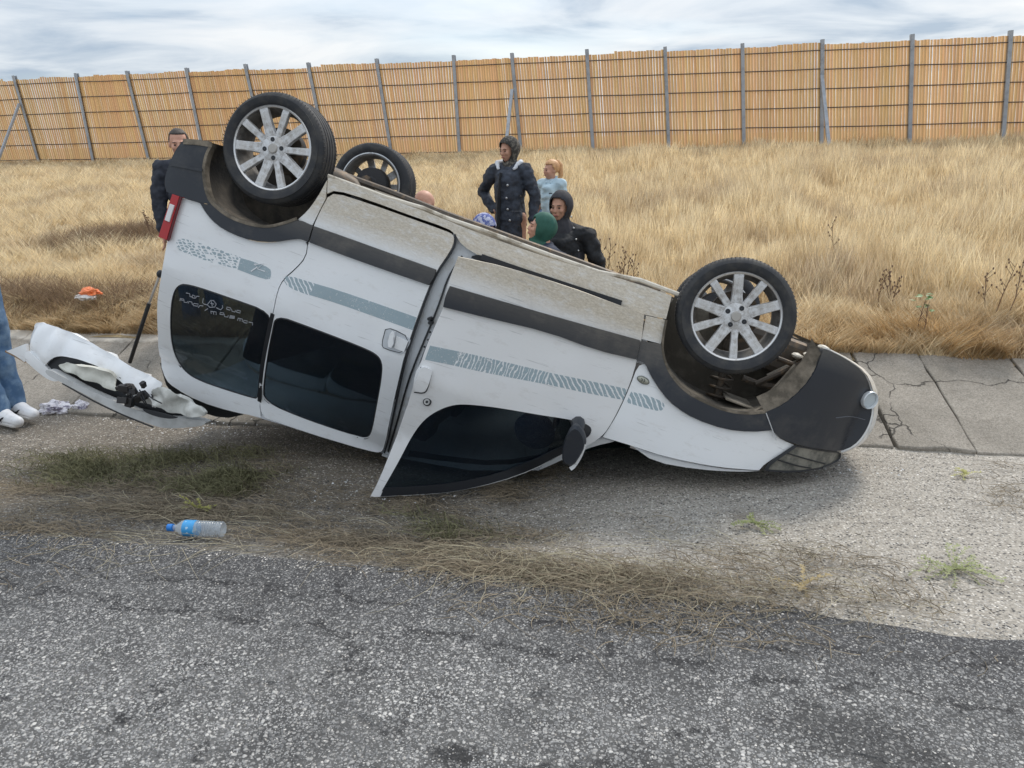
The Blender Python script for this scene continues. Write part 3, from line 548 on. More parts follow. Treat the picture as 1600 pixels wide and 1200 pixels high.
for (ra, za), (rb, zb) in zip([(.050, -.01), (.050, .006), (.046, .012), (.043, .006), (.040, -.010)], [(.050, .006), (.046, .012), (.043, .006), (.040, -.010), (.030, -.014)]):
    for q in range(32):
        a0, a1 = 2*math.pi*q/32, 2*math.pi*(q+1)/32; bm.faces.new([bm.verts.new(FM@Vector((rr*math.cos(aa), rr*math.sin(aa), zz_+.014))) for rr, aa, zz_ in ((ra, a0, za), (ra, a1, za), (rb, a1, zb), (rb, a0, zb))])
bmesh.ops.remove_doubles(bm, verts=bm.verts, dist=1e-5); bm_obj('fog_lamp', bm, simple('fog_lamp_ring', (.70, .73, .75), .3, .4), van, True)
bm = bmesh.new(); bmesh.ops.create_cone(bm, cap_ends=True, segments=28, radius1=.040, radius2=.040, depth=.006, matrix=FM@Matrix.Translation((0, 0, .010))); bm_obj('fog_lamp_lens', bm, simple('lamp_lens', (.42, .47, .50), .2), van, True)
# mud-caked inner lip of the front bumper
P1 = [T(p[0], p[1], -.015) for p in chaikin([(1283, 553), (1274, 580), (1255, 607), (1227, 631), (1196, 646)], 2, False)]
bm = bmesh.new(); g = []
for i, p in enumerate(P1): g.append([bm.verts.new((p[0]-.013*k+.012*mnoise.noise(Vector((i*.5, k, 0))), p[1]-.012*k+.010*mnoise.noise(Vector((i*.6, k, 5))), p[2]+k*.011)) for k in range(6)])
for i in range(len(g)-1):
    for k in range(5): bm.faces.new((g[i][k], g[i+1][k], g[i+1][k+1], g[i][k+1]))
bm_obj('bumper_inner_lip', bm, M_mud, van, True)
bm = bmesh.new(); pp = [T(*p, .10) for p in [(1281, 552), (1262, 574), (1245, 600), (1215, 628), (1180, 646)]]; tube(bm, pp, [.02, .026, .026, .024, .02], 8); bm_obj('bumper_support', bm, M_under, van, True)
# headlamp
hl = [(1243, 697, 1), (1258, 699), (1290, 705), (1313, 708, 1), (1312, 716), (1300, 724), (1286, 729), (1250, 735), (1220, 737), (1197, 735, 1), (1204, 723)]
head = panel('headlamp', hl, simple('dusty_lamp_lens', (.22, .21, .18), .25, .1, noise=(14, (.10, .10, .09), .42, .6)), off=-.006, thick=.03, gap=0, smooth=0, res=.03)
strip('lamp_bezel', [(1197, 735), (1204, 723), (1243, 697)], M_seal, .016, off=-.018, smooth=1); strip('lamp_bezel', [(1243, 697), (1258, 699), (1290, 705), (1314, 707), (1312, 717), (1300, 725), (1286, 730)], M_seal, .009, off=-.014, smooth=1)
strip('lamp_rib', [(1229, 708), (1262, 718), (1290, 725)], M_seal, .006, off=-.012); strip('lamp_rib', [(1216, 719), (1245, 728), (1268, 732)], M_seal, .006, off=-.012)
strip('lamp_bezel', [(1197, 735), (1240, 738), (1286, 731)], M_seal, .01, off=-.012, smooth=1)
bd = T(1005, 594, -.006); bm = bmesh.new(); ell(bm, bd, (.036, .02, .008), Matrix.Rotation(.12, 3, 'Z'), 20, 8); bm_obj('oval_badge', bm, simple('badge_grey', (.18, .19, .17), .35, .6), van, True)
bm = bmesh.new(); bc = bd+np.array([0, 0, -.006]); ell(bm, bc, (.031, .0155, .005), Matrix.Rotation(.12, 3, 'Z'), 20, 8); bm_obj('badge_face', bm, simple('badge_face', (.36, .36, .30), .4, .4), van, True)
for dxs in (-.008, .006):
    bm = bmesh.new(); tube(bm, [bc+np.array([dxs-.004, -.009, -.006]), bc+np.array([dxs+.004, .0, -.007]), bc+np.array([dxs-.002, .009, -.006])], .002, 5); bm_obj('badge_mark', bm, M_seal, van)
# taillight
for nm, pts, m_ in (('taillight', [(269, 303, 1), (280, 307, 1), (260, 375, 1), (247, 370, 1)], simple('red_lens', (.40, .018, .022), .25)), ):
    tl = panel(nm, pts, m_, off=-.03, thick=.05, smooth=0, gap=0, mirror=False, bevel=.005)
panel('taillight_white_lens', [(265, 318, 1), (272, 321, 1), (264, 347, 1), (257, 344, 1)], simple('white_lens', (.72, .70, .70), .25), off=-.038, thick=.012, smooth=0, gap=0, mirror=False)
strip('taillight_edge', [(281, 307), (270, 341), (261, 376)], simple('dark_red', (.10, .01, .015), .4), .022, off=-.026, smooth=0)
# glass
panel('rear_side_window', q_glass, M_glass, off=.006, thick=.004, gap=-.016, smooth=2, bevel=0)
panel('sliding_door_window', s_glass, M_glass, off=.006, thick=.004, gap=-.016, smooth=2, bevel=0)
strip('window_seal', q_glass, M_seal, .016, off=.003, closed=True); strip('window_seal', s_glass, M_seal, .016, off=.003, closed=True)
strip('window_divider', [(426, 490), (419, 522), (412, 556), (407, 592), (405, 628)], M_seal, .026, off=-.001)
# stripe prints
def decal(pts, m_, f=fside): panel('stripe_print', pts, m_, off=-.0012, thick=0, smooth=1, gap=0, f=f, mirror=False, parent=van)
decal([(277, 371), (300, 376), (340, 389), (376, 402, 1), (371, 420, 1), (340, 413), (300, 400), (274, 388)], D_tread)
decal([(376, 403, 1), (400, 410), (422, 419), (424, 428), (421, 438), (400, 432), (371, 421, 1)], D_solid)
decal([(442, 436), (450, 430), (492, 443, 1), (484, 462, 1), (450, 449)], D_bars)
decal([(492, 443, 1), (527, 453), (600, 478), (651, 496, 1), (645, 516, 1), (600, 500), (527, 474), (484, 461, 1)], D_solid)
decal([(672, 540, 1), (716, 549, 1), (708, 571, 1), (664, 562, 1)], D_solid, fdoor)
decal([(716, 549, 1), (761, 559), (862, 583, 1), (856, 601, 1), (761, 583), (708, 571, 1)], D_drip, fdoor)
decal([(862, 583, 1), (920, 595), (981, 608, 1), (974, 625, 1), (920, 615), (856, 601, 1)], D_bars, fdoor)
decal([(986, 612, 1), (1010, 617), (1036, 628), (1039, 636), (1032, 643), (1010, 638), (979, 629, 1)], D_bars)
strip('stripe_arrow', [(392, 424), (402, 417), (397, 413), (412, 412), (402, 420), (414, 424)], simple('white_print', (.72, .74, .76), .4), .007, off=-.004, smooth=0, thick=.001)
# lettering on the rear window, as seen (upside down)
def gp(u, v): return (240+u*.1125, 420+v*.1125)
M_let = simple('silver_lettering', (.30, .31, .34), .5)
lets = [[(450, 335), (500, 345), (505, 385), (545, 395)], [(530, 395), (540, 365), (575, 375), (570, 410), (535, 400)], [(580, 410), (600, 380), (635, 385)], [(365, 445), (370, 412), (415, 420), (412, 440), (375, 430)], [(420, 425), (425, 465), (465, 470), (470, 450)], [(480, 480), (490, 452), (530, 462), (540, 500)], [(545, 500), (560, 480), (620, 490), (610, 520), (550, 510)], [(620, 540), (640, 510), (690, 515)],
        [(690, 410), (680, 470), (700, 490), (740, 500)], [(745, 500), (790, 440), (830, 440), (870, 490), (850, 530), (780, 535), (745, 500)], [(790, 480), (840, 490)], [(800, 450), (815, 520)], [(870, 540), (930, 570), (960, 540), (955, 505)], [(710, 580), (755, 552)], [(790, 590), (870, 600), (868, 640)], [(795, 590), (800, 625)], [(830, 600), (835, 635)],
        [(1010, 560), (1020, 530), (1070, 545), (1060, 575), (1015, 560)], [(1080, 555), (1090, 590), (1130, 600), (1140, 575)], [(1150, 600), (1160, 575), (1205, 585), (1200, 615), (1150, 600)], [(920, 635), (925, 605), (975, 615), (970, 640), (925, 630)], [(980, 625), (985, 665), (1030, 670), (1035, 645)], [(1050, 680), (1120, 690), (1125, 660), (1060, 650)], [(1055, 665), (1120, 675)], [(1165, 720), (1175, 685), (1235, 700), (1230, 735)], [(1200, 692), (1198, 728)], [(1245, 740), (1255, 715), (1300, 725), (1295, 755), (1250, 745)], [(1320, 740), (1375, 750), (1372, 785)]]
for l in lets: strip('lettering', [gp(*p) for p in l], M_let, .0045, off=-.003, smooth=0, thick=.001)
# mirror
mc = T(905, 700, -.12, fdoor); bm = bmesh.new()
prof = [(884, 728), (878, 722), (878, 700), (886, 676), (896, 664), (906, 668), (914, 682), (915, 698), (908, 712), (896, 730)]
fr = [T(p[0], p[1], -.17, fdoor) for p in chaikin(prof, 1)]; cen = np.mean(fr, axis=0); lay = []
for (k, dz) in ((.86, -.012), (1, .01), (1.0, .07), (.8, .10)): lay.append([bm.verts.new(cen+(p-cen)*k+np.array([0, 0, dz])) for p in fr])
m_ = len(fr)
for a_, b_ in zip(lay, lay[1:]):
    for i in range(m_): bm.faces.new((a_[i], a_[(i+1) % m_], b_[(i+1) % m_], b_[i]))
bm.faces.new(lay[0]); bm.faces.new(lay[-1][::-1]); bm_obj('door_mirror', bm, M_mould, van, True)
strip('mirror_cap', [(914, 694), (907, 713), (896, 730), (891, 733)], M_door, .02, off=-.17, f=fdoor, thick=.03)
bm = bmesh.new(); tube(bm, [T(903, 661, .0, fdoor), T(903, 668, -.08, fdoor), T(900, 676, -.14, fdoor)], [.04, .034, .03], 10); bm_obj('mirror_arm', bm, M_mould, van, True)
panel('mirror_base', [(888, 656, 1), (914, 661), (925, 669), (922, 680), (908, 690, 1), (900, 672)], M_mould, off=-.004, f=fdoor, thick=.02, mirror=False)
# white A pillar end, crushed screen, hood
panel('front_pillar', [(941, 684, 1), (960, 690, 1), (930, 697), (900, 708), (872, 722), (842, 735, 1), (850, 724), (895, 702), (918, 694)], M_white, off=.06, thick=.02)
panel('folded_hood_edge', [(990, 699, 1), (1039, 714), (1118, 731), (1186, 736, 1), (1160, 738), (1090, 734), (1022, 722)], M_white, off=.035, thick=.02, mirror=False)
sweep('hood', [(985, 700), (1039, 716), (1118, 732), (1186, 736)], M_white, None, 10, off=.03, bulge=lambda u: (0, .05*math.sin(math.pi*u)))
sweep('windscreen', [(870, 722), (930, 700), (985, 700)], m_glass('windscreen_glass', .2, (.01, .03, .025)), None, 10, off=.12)
sweep('roof', [(262, 590), (272, 606), (312, 628), (412, 654), (542, 696), (596, 708), (700, 735), (842, 735)], M_white, None, 10, off=.02, bulge=lambda u: (0, .04*math.sin(math.pi*u)))
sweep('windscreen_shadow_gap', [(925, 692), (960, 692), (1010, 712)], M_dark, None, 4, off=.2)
# underside
sweep('floor_pan', [(512, 277), (605, 309), (700, 343), (865, 405), (1000, 444), (1052, 463)], M_under, None, 12, off=.03, bulge=lambda u: (0, .016+.07*math.sin(math.pi*u)), crush=False)
def loc_box(name, c, s, mat, bev=.01):
    bm = bmesh.new(); box(bm, c, s); return bm_obj(name, bm, mat, van, False, bevel=bev)
P = [T(*p, .05) for p in [(512, 276), (605, 308), (660, 328), (700, 343), (752, 358), (797, 379), (865, 402), (935, 424), (1000, 441), (1060, 461)]]
bm = bmesh.new(); tube(bm, [p+np.array([0, -.004+.008*math.sin(i*2.1), 0]) for i, p in enumerate(P)], .012, 6, flat=.6); bm_obj('sill_flange', bm, M_flange, van, True)
for zz in (.28, .5, 1.2): 
    bm = bmesh.new(); tube(bm, [(.45, .05, zz), (1.0, .05, zz), (1.8, .05, zz), (2.35, .05, zz)], .03, 6, flat=.6); bm_obj('floor_rail', bm, M_under, van, True)
tube_obj('exhaust_pipe', [(2.3, .03, .9), (1.6, .03, 1.0), (.8, .03, 1.0), (.3, .02, 1.15), (-.2, .02, 1.2)], .028, M_steel, van)
bm = bmesh.new(); ell(bm, (-.15, .06, 1.15), (.28, .08, .12)); bm_obj('silencer', bm, M_steel, van, True)
tube_obj('rear_axle_beam', [(.0, .0, .20), (.02, .13, .42), (.02, .13, 1.28), (.0, 0, 1.50)], .045, M_steel, van)
loc_box('fuel_tank', (.75, .17, .85), (.7, .2, .8), M_liner, .03)
# wheel wells
def well(name, px, depth, mat, off=.0):
    P = [T(p[0], p[1], off) for p in chaikin(px, 1, False)]; bm = bmesh.new(); rows = []
    for p in P: rows.append([bm.verts.new((p[0], p[1], p[2]+.01+depth*k/4)) for k in range(5)])
    for i in range(len(rows)-1):
        for k in range(4): bm.faces.new((rows[i][k], rows[i+1][k], rows[i+1][k+1], rows[i][k+1]))
    bm.faces.new([r[-1] for r in rows]); return bm_obj(name, bm, mat, van, True)
well('rear_wheel_well', [(331, 223), (321, 240), (316, 262), (318, 288), (324, 309), (331, 320), (355, 339), (386, 351), (417, 356), (446, 349), (464, 342), (480, 330), (496, 308), (511, 281)], .42, M_liner)
well('front_wheel_well', [(1052, 468), (1041, 500), (1033, 538), (1038, 566), (1049, 589), (1071, 613), (1102, 630), (1133, 643), (1167, 648), (1196, 645), (1227, 631), (1255, 607), (1274, 580), (1286, 546)], .5, simple('front_well_mud', (.085, .075, .060), .95, noise=(5, (.20, .18, .145), .45, .7), bump=(50, .4, .006)))
strip('mud_line', [(1041, 500), (1034, 538), (1039, 566), (1050, 589), (1072, 613), (1102, 629), (1133, 642), (1167, 647), (1196, 644)], M_mud, .012, off=-.022, thick=.04)
# suspension spring and arms in the front well
sc0 = T(1115, 640, .32); sc1 = T(1135, 560, .32); pts = []
for i in range(73): a_ = i/12*2*math.pi; q = lerp(sc0, sc1, i/72); pts.append(q+np.array([math.cos(a_)*.062, 0, math.sin(a_)*.062]))
tube_obj('coil_spring', pts, .0075, M_steel, van, 6)
tube_obj('damper', [sc0, sc1], .022, M_steel, van)
for a_, b_, r_, w_ in (((1180, 600), (1262, 560), .016, .28), ((1196, 625), (1245, 572), .02, .2), ((1200, 590), (1280, 548), .022, .35), ((1215, 560), (1270, 575), .014, .25), ((1160, 590), (1215, 606), .018, .3)):
    tube_obj('suspension_arm', [T(*a_, w_), lerp(T(*a_, w_), T(*b_, w_), .5)+np.array([0, .01, 0]), T(*b_, w_)], r_, M_under if r_ > .018 else M_steel, van)
loc_box('splash_shield', T(1180, 650, .30)+np.array([0, -.05, 0]), (.42, .012, .3), M_under)
loc_box('engine_cover', (3.02, .12, .85), (.55, .22, .9), M_steel, .04)
bm = bmesh.new()
for k in range(7): c = T(1245+k*7, 556-k*2+(k % 2)*6, .3+.05*(k % 3)); ell(bm, c, (.03+.01*(k % 2), .018, .05), Matrix.Rotation(k, 3, 'Y'), 8, 6)
bm_obj('broken_undertray', bm, M_flange, van, False)
# interior
M_seatf = simple('navy_seat_cloth', (.03, .045, .075), .9, noise=(12, (.05, .07, .10), .4, .6))
for zz in (.45, 1.25):
    bm = bmesh.new(); box(bm, (1.55, .62, zz), (.5, .14, .48)); box(bm, (1.30, .95, zz), (.14, .6, .46), Matrix.Rotation(.18, 3, 'Z')); box(bm, (1.24, 1.28, zz), (.1, .16, .26)); bm_obj('seat', bm, M_seatf, van, False, bevel=.03)
bm = bmesh.new(); box(bm, (.35, .62, .85), (.5, .14, 1.3)); box(bm, (.12, .95, .85), (.14, .6, 1.3)); bm_obj('rear_seat', bm, M_seatf, van, False, bevel=.03)
bm = bmesh.new(); tube(bm, [Vector((1.98, .80, .42))+Vector((.05*math.cos(a_)*.3, math.cos(a_)*.18, math.sin(a_)*.18)) for a_ in np.linspace(0, 2*math.pi, 20)], .014, 8); bm_obj('steering_wheel', bm, M_seal, van, True)
bm = bmesh.new(); vs = ell(bm, T(835, 672, .32, fside), (.13, .11, .08), None, 24, 16)
for v in vs: v.co += v.co.normalized()*.02*mnoise.noise(v.co*14)
bm_obj('deployed_airbag', bm, simple('blue_cloth', (.06, .11, .20), .8), van, True)
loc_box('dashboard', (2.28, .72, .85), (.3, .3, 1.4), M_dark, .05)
loc_box('dark_cabin_sheet', (1.0, .55, 1.05), (2.4, 1.0, .03), M_dark)  # added upright dark sheet mid-cabin, stands in for darkness seen through the glass
# ---- wheels
def lathe(bm, prof, seg=56):
    rings = [[bm.verts.new((r*math.cos(2*math.pi*k/seg), r*math.sin(2*math.pi*k/seg), z)) for k in range(seg)] for r, z in prof]
    for a_, b_ in zip(rings, rings[1:]):
        for k in range(seg): bm.faces.new((a_[k], a_[(k+1) % seg], b_[(k+1) % seg], b_[k]))
    return rings
RT, RR = .304, .232
def tyre_mesh():
    bm = bmesh.new()
    prof = [(RR-.006, .022), (RR+.004, .008), (RR+.02, -.002), (RR+.045, -.004), (RT-.028, .004), (RT-.012, .014), (RT-.004, .026), (RT, .036)]
    z = .036
    for k in range(4): prof += [(RT, z+.024), (RT-.008, z+.026), (RT-.008, z+.034), (RT, z+.036)]; z += .036
    prof += [(RT, .196), (RT-.012, .212), (RT-.035, .218), (RR+.02, .216), (RR-.004, .20)]
    lathe(bm, prof, 72); bmesh.ops.recalc_face_normals(bm, faces=bm.faces)
    me = bpy.data.meshes.new('tyre'); bm.to_mesh(me); bm.free(); me.materials.append(M_tyre); me.shade_smooth(); me.set_sharp_from_angle(angle=math.radians(50)); return me
def sipes():
    bm = bmesh.new()
    for k in range(90):
        a_ = 2*math.pi*k/90
        for z, sg in ((.028, 1), (.19, -1)): box(bm, (math.cos(a_)*(RT+.0005), math.sin(a_)*(RT+.0005), z), (.0016, .003, .020), Matrix.Rotation(a_, 3, 'Z')@Matrix.Rotation(.3*sg, 3, 'X'))
    me = bpy.data.meshes.new('tread_blocks'); bm.to_mesh(me); bm.free(); me.materials.append(M_seal); return me
def mesh_of(fn, name, mats, smooth=True):
    bm = bmesh.new(); fn(bm); bmesh.ops.recalc_face_normals(bm, faces=bm.faces); me = bpy.data.meshes.new(name); bm.to_mesh(me); bm.free()
    for m_ in mats: me.materials.append(m_)
    if smooth: me.shade_smooth(); me.set_sharp_from_angle(angle=math.radians(35))
    return me
me_tyre = tyre_mesh(); me_sipe = sipes()
me_barrel = mesh_of(lambda bm: lathe(bm, [(RR-.014, .026), (RR-.018, .05), (RR-.034, .10), (RR-.034, .17), (RR-.018, .205), (RR-.008, .205)]), 'rim', [M_rimin])
me_lip = mesh_of(lambda bm: lathe(bm, [(RR-.014, .030), (RR-.012, .014), (RR-.004, .010), (RR+.002, .014), (RR+.002, .03)]), 'rim_lip', [M_rimlip])
me_lip2 = mesh_of(lambda bm: lathe(bm, [(RR-.016, .203), (RR-.008, .214), (RR, .214), (RR, .2)]), 'inner_rim_lip', [M_rimlip])
def hubf(bm): 
    lathe(bm, [(.001, .026), (.062, .026), (.076, .032), (.082, .045), (.07, .07), (.001, .07)], 40)
me_hub = mesh_of(hubf, 'hub', [M_rim]); me_cap = mesh_of(lambda bm: lathe(bm, [(.001, .018), (.022, .018), (.027, .022), (.028, .03)], 28), 'centre_cap', [simple('cap_grey', (.42, .40, .37), .45, .5)])
def discf(bm): lathe(bm, [(.001, .10), (.06, .10), (.065, .12), (.13, .12), (.13, .14), (.001, .14)], 40)
me_disc = mesh_of(discf, 'brake_disc', [M_steel])
def drumf(bm): lathe(bm, [(.001, .235), (.05, .235), (.06, .215), (.118, .21), (.125, .20), (.125, .13), (.001, .13)], 40)
me_drum = mesh_of(drumf, 'brake_drum', [simple('drum_iron', (.045, .045, .048), .8, .3, bump=(40, .5, .01))])
def spokef(bm, wide):
    w0, w1 = (.029, .028) if wide else (.019, .0225); r0, r1 = .05, RR-.012; pr = []
    for r_, hw, z0, z1 in ((r0, w0*1.25, .030, .06), (lerp(r0, r1, .35), w0, .026, .056), (lerp(r0, r1, .75), w1*.98, .018, .045), (r1, w1, .016, .04)):
        pr.append([bm.verts.new((r_, -hw, z1)), bm.verts.new((r_, -hw*.88, z0)), bm.verts.new((r_, hw*.88, z0)), bm.verts.new((r_, hw, z1))])
    for a_, b_ in zip(pr, pr[1:]):
        for k in range(4): bm.faces.new((a_[k], a_[(k+1) % 4], b_[(k+1) % 4], b_[k]))
    bm.faces.new(pr[0][::-1]); bm.faces.new(pr[-1])
me_sw = mesh_of(lambda bm: spokef(bm, True), 'spoke', [M_rim], False); me_sn = mesh_of(lambda bm: spokef(bm, False), 'spoke', [M_rim], False)
me_lug = mesh_of(lambda bm: lathe(bm, [(.001, .0245), (.012, .0245), (.013, .0255), (.013, .03)], 16), 'lug_hole', [M_seal])
def make_wheel(c, ang, flip=False, yaw=0.0, lug0=0.3):
    w_ = empty('wheel', parent=van); m4 = Matrix.Translation(c)@Matrix.Rotation(yaw, 4, 'Y')
    if flip: m4 = m4@Matrix.Rotation(math.pi, 4, 'Y')
    w_.matrix_local = m4
    def sub(me, name=None, rot=0, loc=(0, 0, 0)):
        o = bpy.data.objects.new(name or me.name, me); COL.objects.link(o); o.parent = w_; o.rotation_euler = (0, 0, rot); o.location = loc; return o
    sub(me_tyre, 'tyre'); tag(sub(me_sipe, 'tread_sipes'), kind='stuff'); sub(me_barrel, 'rim'); sub(me_lip, 'rim_lip'); sub(me_lip2, 'inner_rim_lip'); sub(me_hub, 'hub'); sub(me_cap, 'centre_cap'); sub(me_disc, 'brake_disc'); sub(me_drum, 'brake_drum')
    for k in range(10):
        o = sub(me_sw if k % 2 == 0 else me_sn, 'spoke', ang+2*math.pi*k/10)
        if k % 2 == 0 or True:
            b = o.modifiers.new('b', 'BEVEL'); b.width = .003; b.segments = 2
    for k in range(4): a_ = lug0+k*math.pi/2; sub(me_lug, 'lug_hole', 0, (.05*math.cos(a_), .05*math.sin(a_), 0))
    return w_
def wc(px, py, off): p = T(px, py, off, lambda s, t: 0.0); return p
def angle_of(c, px, py): p = T(px, py, 0, lambda s, t: 0.0); return math.atan2(p[1]-c[1], p[0]-c[0])
cR = wc(423, 231, -.02); cF = wc(1151, 495, -.02)
make_wheel(cR, angle_of(cR, 412, 170), lug0=angle_of(cR, 425, 213)); make_wheel(cF, angle_of(cF, 1155, 430), lug0=angle_of(cF, 1137, 486))
make_wheel((cR[0]+.03, cR[1]+.03, VW+.02), .3, True); make_wheel((cF[0]+.05, cF[1]+.035, VW+.02), .7, True)
# ---- open, crumpled tailgate
def flat(name, px, wv, mat, thick=.02, res=.05, bulge=None, smooth=2, bevel=.004):
    return panel(name, px, mat, off=0, f=lambda s, t: wv, thick=thick, smooth=smooth, gap=0, res=res, mirror=False, bevel=bevel, extra=bulge, parent=hatch)
hatch = empty('tailgate', parent=van)
def shellb(s, t): return .025*mnoise.noise(Vector((s*5, t*5, 1)))
def ridge(px0, px1, amp, wid, wv):
    a_ = T(*px0, 0, lambda s, t: wv)[:2]; b_ = T(*px1, 0, lambda s, t: wv)[:2]; d = (b_-a_); L2 = d@d
    def fn(s, t):
        p = np.array([s, t])-a_; k = max(0, min(1, (p@d)/L2)); q = np.linalg.norm(p-d*k); return amp*min(1, q/wid)**2
    return fn
R1 = ridge((66, 545), (240, 640), .075, .16, .25)
flat('tailgate_shell', [(42, 505), (60, 505), (78, 512), (103, 522), (150, 548), (190, 572), (236, 596), (244, 602), (240, 612), (234, 622), (222, 616), (200, 606), (150, 572), (135, 566), (112, 558), (90, 556), (80, 562), (70, 573), (60, 567), (42, 548), (40, 520)], .24, M_hatch, .03, .03, lambda s, t: R1(s, t)+shellb(s, t)*.9-.03*abs(mnoise.noise(Vector((s*7, t*3, 4)))))
flat('bent_corner', [(8, 549), (40, 537), (44, 560), (36, 566), (22, 557)], .28, M_hatch, .02, .03, lambda s, t: shellb(s, t), smooth=0)
strip('rust_edge', [(8, 549), (24, 557), (40, 566)], simple('rusty_edge', (.25, .16, .09), .8), .012, off=.25, parent=hatch, thick=.01, smooth=0)
flat('tailgate_corner', [(42, 545), (60, 560), (72, 573), (80, 582), (92, 596), (80, 596), (66, 588), (50, 572), (38, 562)], .235, M_hatch, .03, .03, lambda s, t: shellb(s, t))
flat('tailgate_lower_rail', [(72, 575), (100, 590), (140, 610), (200, 636), (250, 652), (318, 656), (322, 664), (300, 668), (258, 670), (232, 662), (190, 646), (160, 632), (130, 614), (100, 600), (70, 585)], .16, M_rail2, .06, .03, lambda s, t: shellb(s, t)*.4)
strip('rail_rubber', [(97, 599), (130, 618), (160, 634), (200, 652), (240, 668)], M_seal, .010, off=.12, parent=hatch)
strip('rail_groove', [(76, 571), (100, 582), (150, 606), (190, 622), (215, 628)], M_seal, .026, off=.12, parent=hatch)
flat('tailgate_window_gap', [(70, 572), (82, 558), (100, 555), (160, 574), (205, 600), (240, 618), (300, 640), (300, 655), (240, 648), (160, 612), (100, 588)], .26, M_seal, .02)
flat('inner_trim', [(88, 569), (110, 568), (150, 575), (174, 581), (178, 600), (186, 612), (170, 608), (130, 592), (100, 578)], .20, simple('cream_trim', (.62, .62, .56), .6, noise=(9, (.45, .45, .40), .45, .65)), .02, .02, lambda s, t: .05*mnoise.noise(Vector((s*9, t*18, 1))))
flat('inner_trim', [(240, 606), (262, 604), (276, 616), (300, 628), (318, 636), (325, 650), (300, 652), (262, 645), (244, 634), (232, 620)], .14, simple('white_trim', (.66, .67, .64), .6, noise=(9, (.45, .45, .42), .45, .65)), .02, .02, lambda s, t: .07*mnoise.noise(Vector((s*12, t*14, 5))))
flat('inner_trim', [(196, 612), (215, 612), (236, 622), (246, 636), (232, 634), (205, 622)], .17, simple('white_trim_b', (.62, .62, .60), .6), .02, .02, lambda s, t: .05*mnoise.noise(Vector((s*14, t*14, 9))))
bm = bmesh.new()
for k in range(16):
    c = T(205+rnd.uniform(-16, 26), 606+rnd.uniform(-8, 22), .10+rnd.uniform(-.03, .03), lambda s, t: 0.0); box(bm, c, (rnd.uniform(.02, .07), rnd.uniform(.02, .05), rnd.uniform(.02, .05)), Matrix.Rotation(rnd.uniform(0, 3), 3, 'Z')@Matrix.Rotation(rnd.uniform(0, 3), 3, 'X'))
bm_obj('lock_mechanism', bm, simple('black_mechanism', (.03, .028, .028), .6, .2), hatch, False, bevel=.004)
for k in range(5):
    a0 = T(200+k*6, 600+k*3, .08, lambda s, t: 0.0); a1 = T(205+k*12-10*(k % 2), 632+rnd.uniform(-8, 8), .08, lambda s, t: 0.0); tube_obj('wire', [a0, lerp(a0, a1, .5)+np.array([.02, 0, -.02]), a1], .004, M_seal, hatch, 5)
flat('wiper_slot', [(218, 638), (240, 642), (270, 650), (280, 653), (262, 655), (235, 649)], .10, M_seal, .01)
g0, g1, g2 = T(250, 428, .1), T(233, 474, .2), T(203, 566, .25)
tube_obj('strut_rod', [g0, g1], .008, M_metal, van); tube_obj('strut_cylinder', [g1, g2], .013, M_seal, van)
bm = bmesh.new(); ell(bm, g0, (.02, .025, .02)); bm_obj('strut_joint', bm, M_seal, van, True)
panel('rear_pillar_inner', [(250, 567, 1), (258, 590), (272, 606), (312, 628), (380, 648, 1), (350, 655), (300, 640), (262, 612)], M_seal, off=.06, thick=.02, mirror=False)
sweep('rear_bumper_face', [(288, 218), (280, 226), (271, 240), (262, 262), (256, 283), (260, 300)], M_bump, None, 10, off=-.01, bulge=lambda u: (-.05*(1-(2*u-1)**4), 0), crush=False)
# dust on wheel arch edge top of rear bumper
strip('mud_cap', [(286, 221), (308, 222), (331, 226)], M_mud, .03, off=-.03, thick=.03)
# ------------------------------------------------------------------ people
def remeshed(name, bm, mats, parent, vox=.009, smooth=4, disp=None):
    me = bpy.data.meshes.new('tmp'); bmesh.ops.recalc_face_normals(bm, faces=bm.faces); bm.to_mesh(me); bm.free(); o = bpy.data.objects.new('tmp', me); COL.objects.link(o)
    r = o.modifiers.new('r', 'REMESH'); r.mode = 'VOXEL'; r.voxel_size = vox; s = o.modifiers.new('s', 'SMOOTH'); s.iterations = smooth; s.factor = .5
    dg = bpy.context.evaluated_depsgraph_get(); m2 = bpy.data.meshes.new_from_object(o.evaluated_get(dg)); bpy.data.objects.remove(o); bpy.data.meshes.remove(me)
    if disp:
        n = len(m2.vertices); co = np.zeros(n*3, np.float32); no = np.zeros(n*3, np.float32); m2.vertices.foreach_get('co', co); m2.vertices.foreach_get('normal', no); co = co.reshape(-1, 3); no = no.reshape(-1, 3)
        am, sc, st = disp; d = np.array([mnoise.fractal(Vector((c[0]*sc, c[1]*sc, c[2]*sc*st)), 1, 2, 3) for c in co])*am; co = co+no*d[:, None]; m2.vertices.foreach_set('co', co.ravel()); m2.update()
    m2.name = name; m2.materials.clear(); return link(name, m2, mats, parent, True)
M_skin = simple('skin', (.50, .28, .19), .55, noise=(30, (.42, .21, .14), .4, .7)); M_skinp = simple('skin_pale', (.60, .34, .24), .55, noise=(30, (.52, .25, .17), .4, .7))
M_eye = simple('eye_dark', (.03, .02, .018), .3); M_lips = simple('lips', (.36, .13, .11), .5)
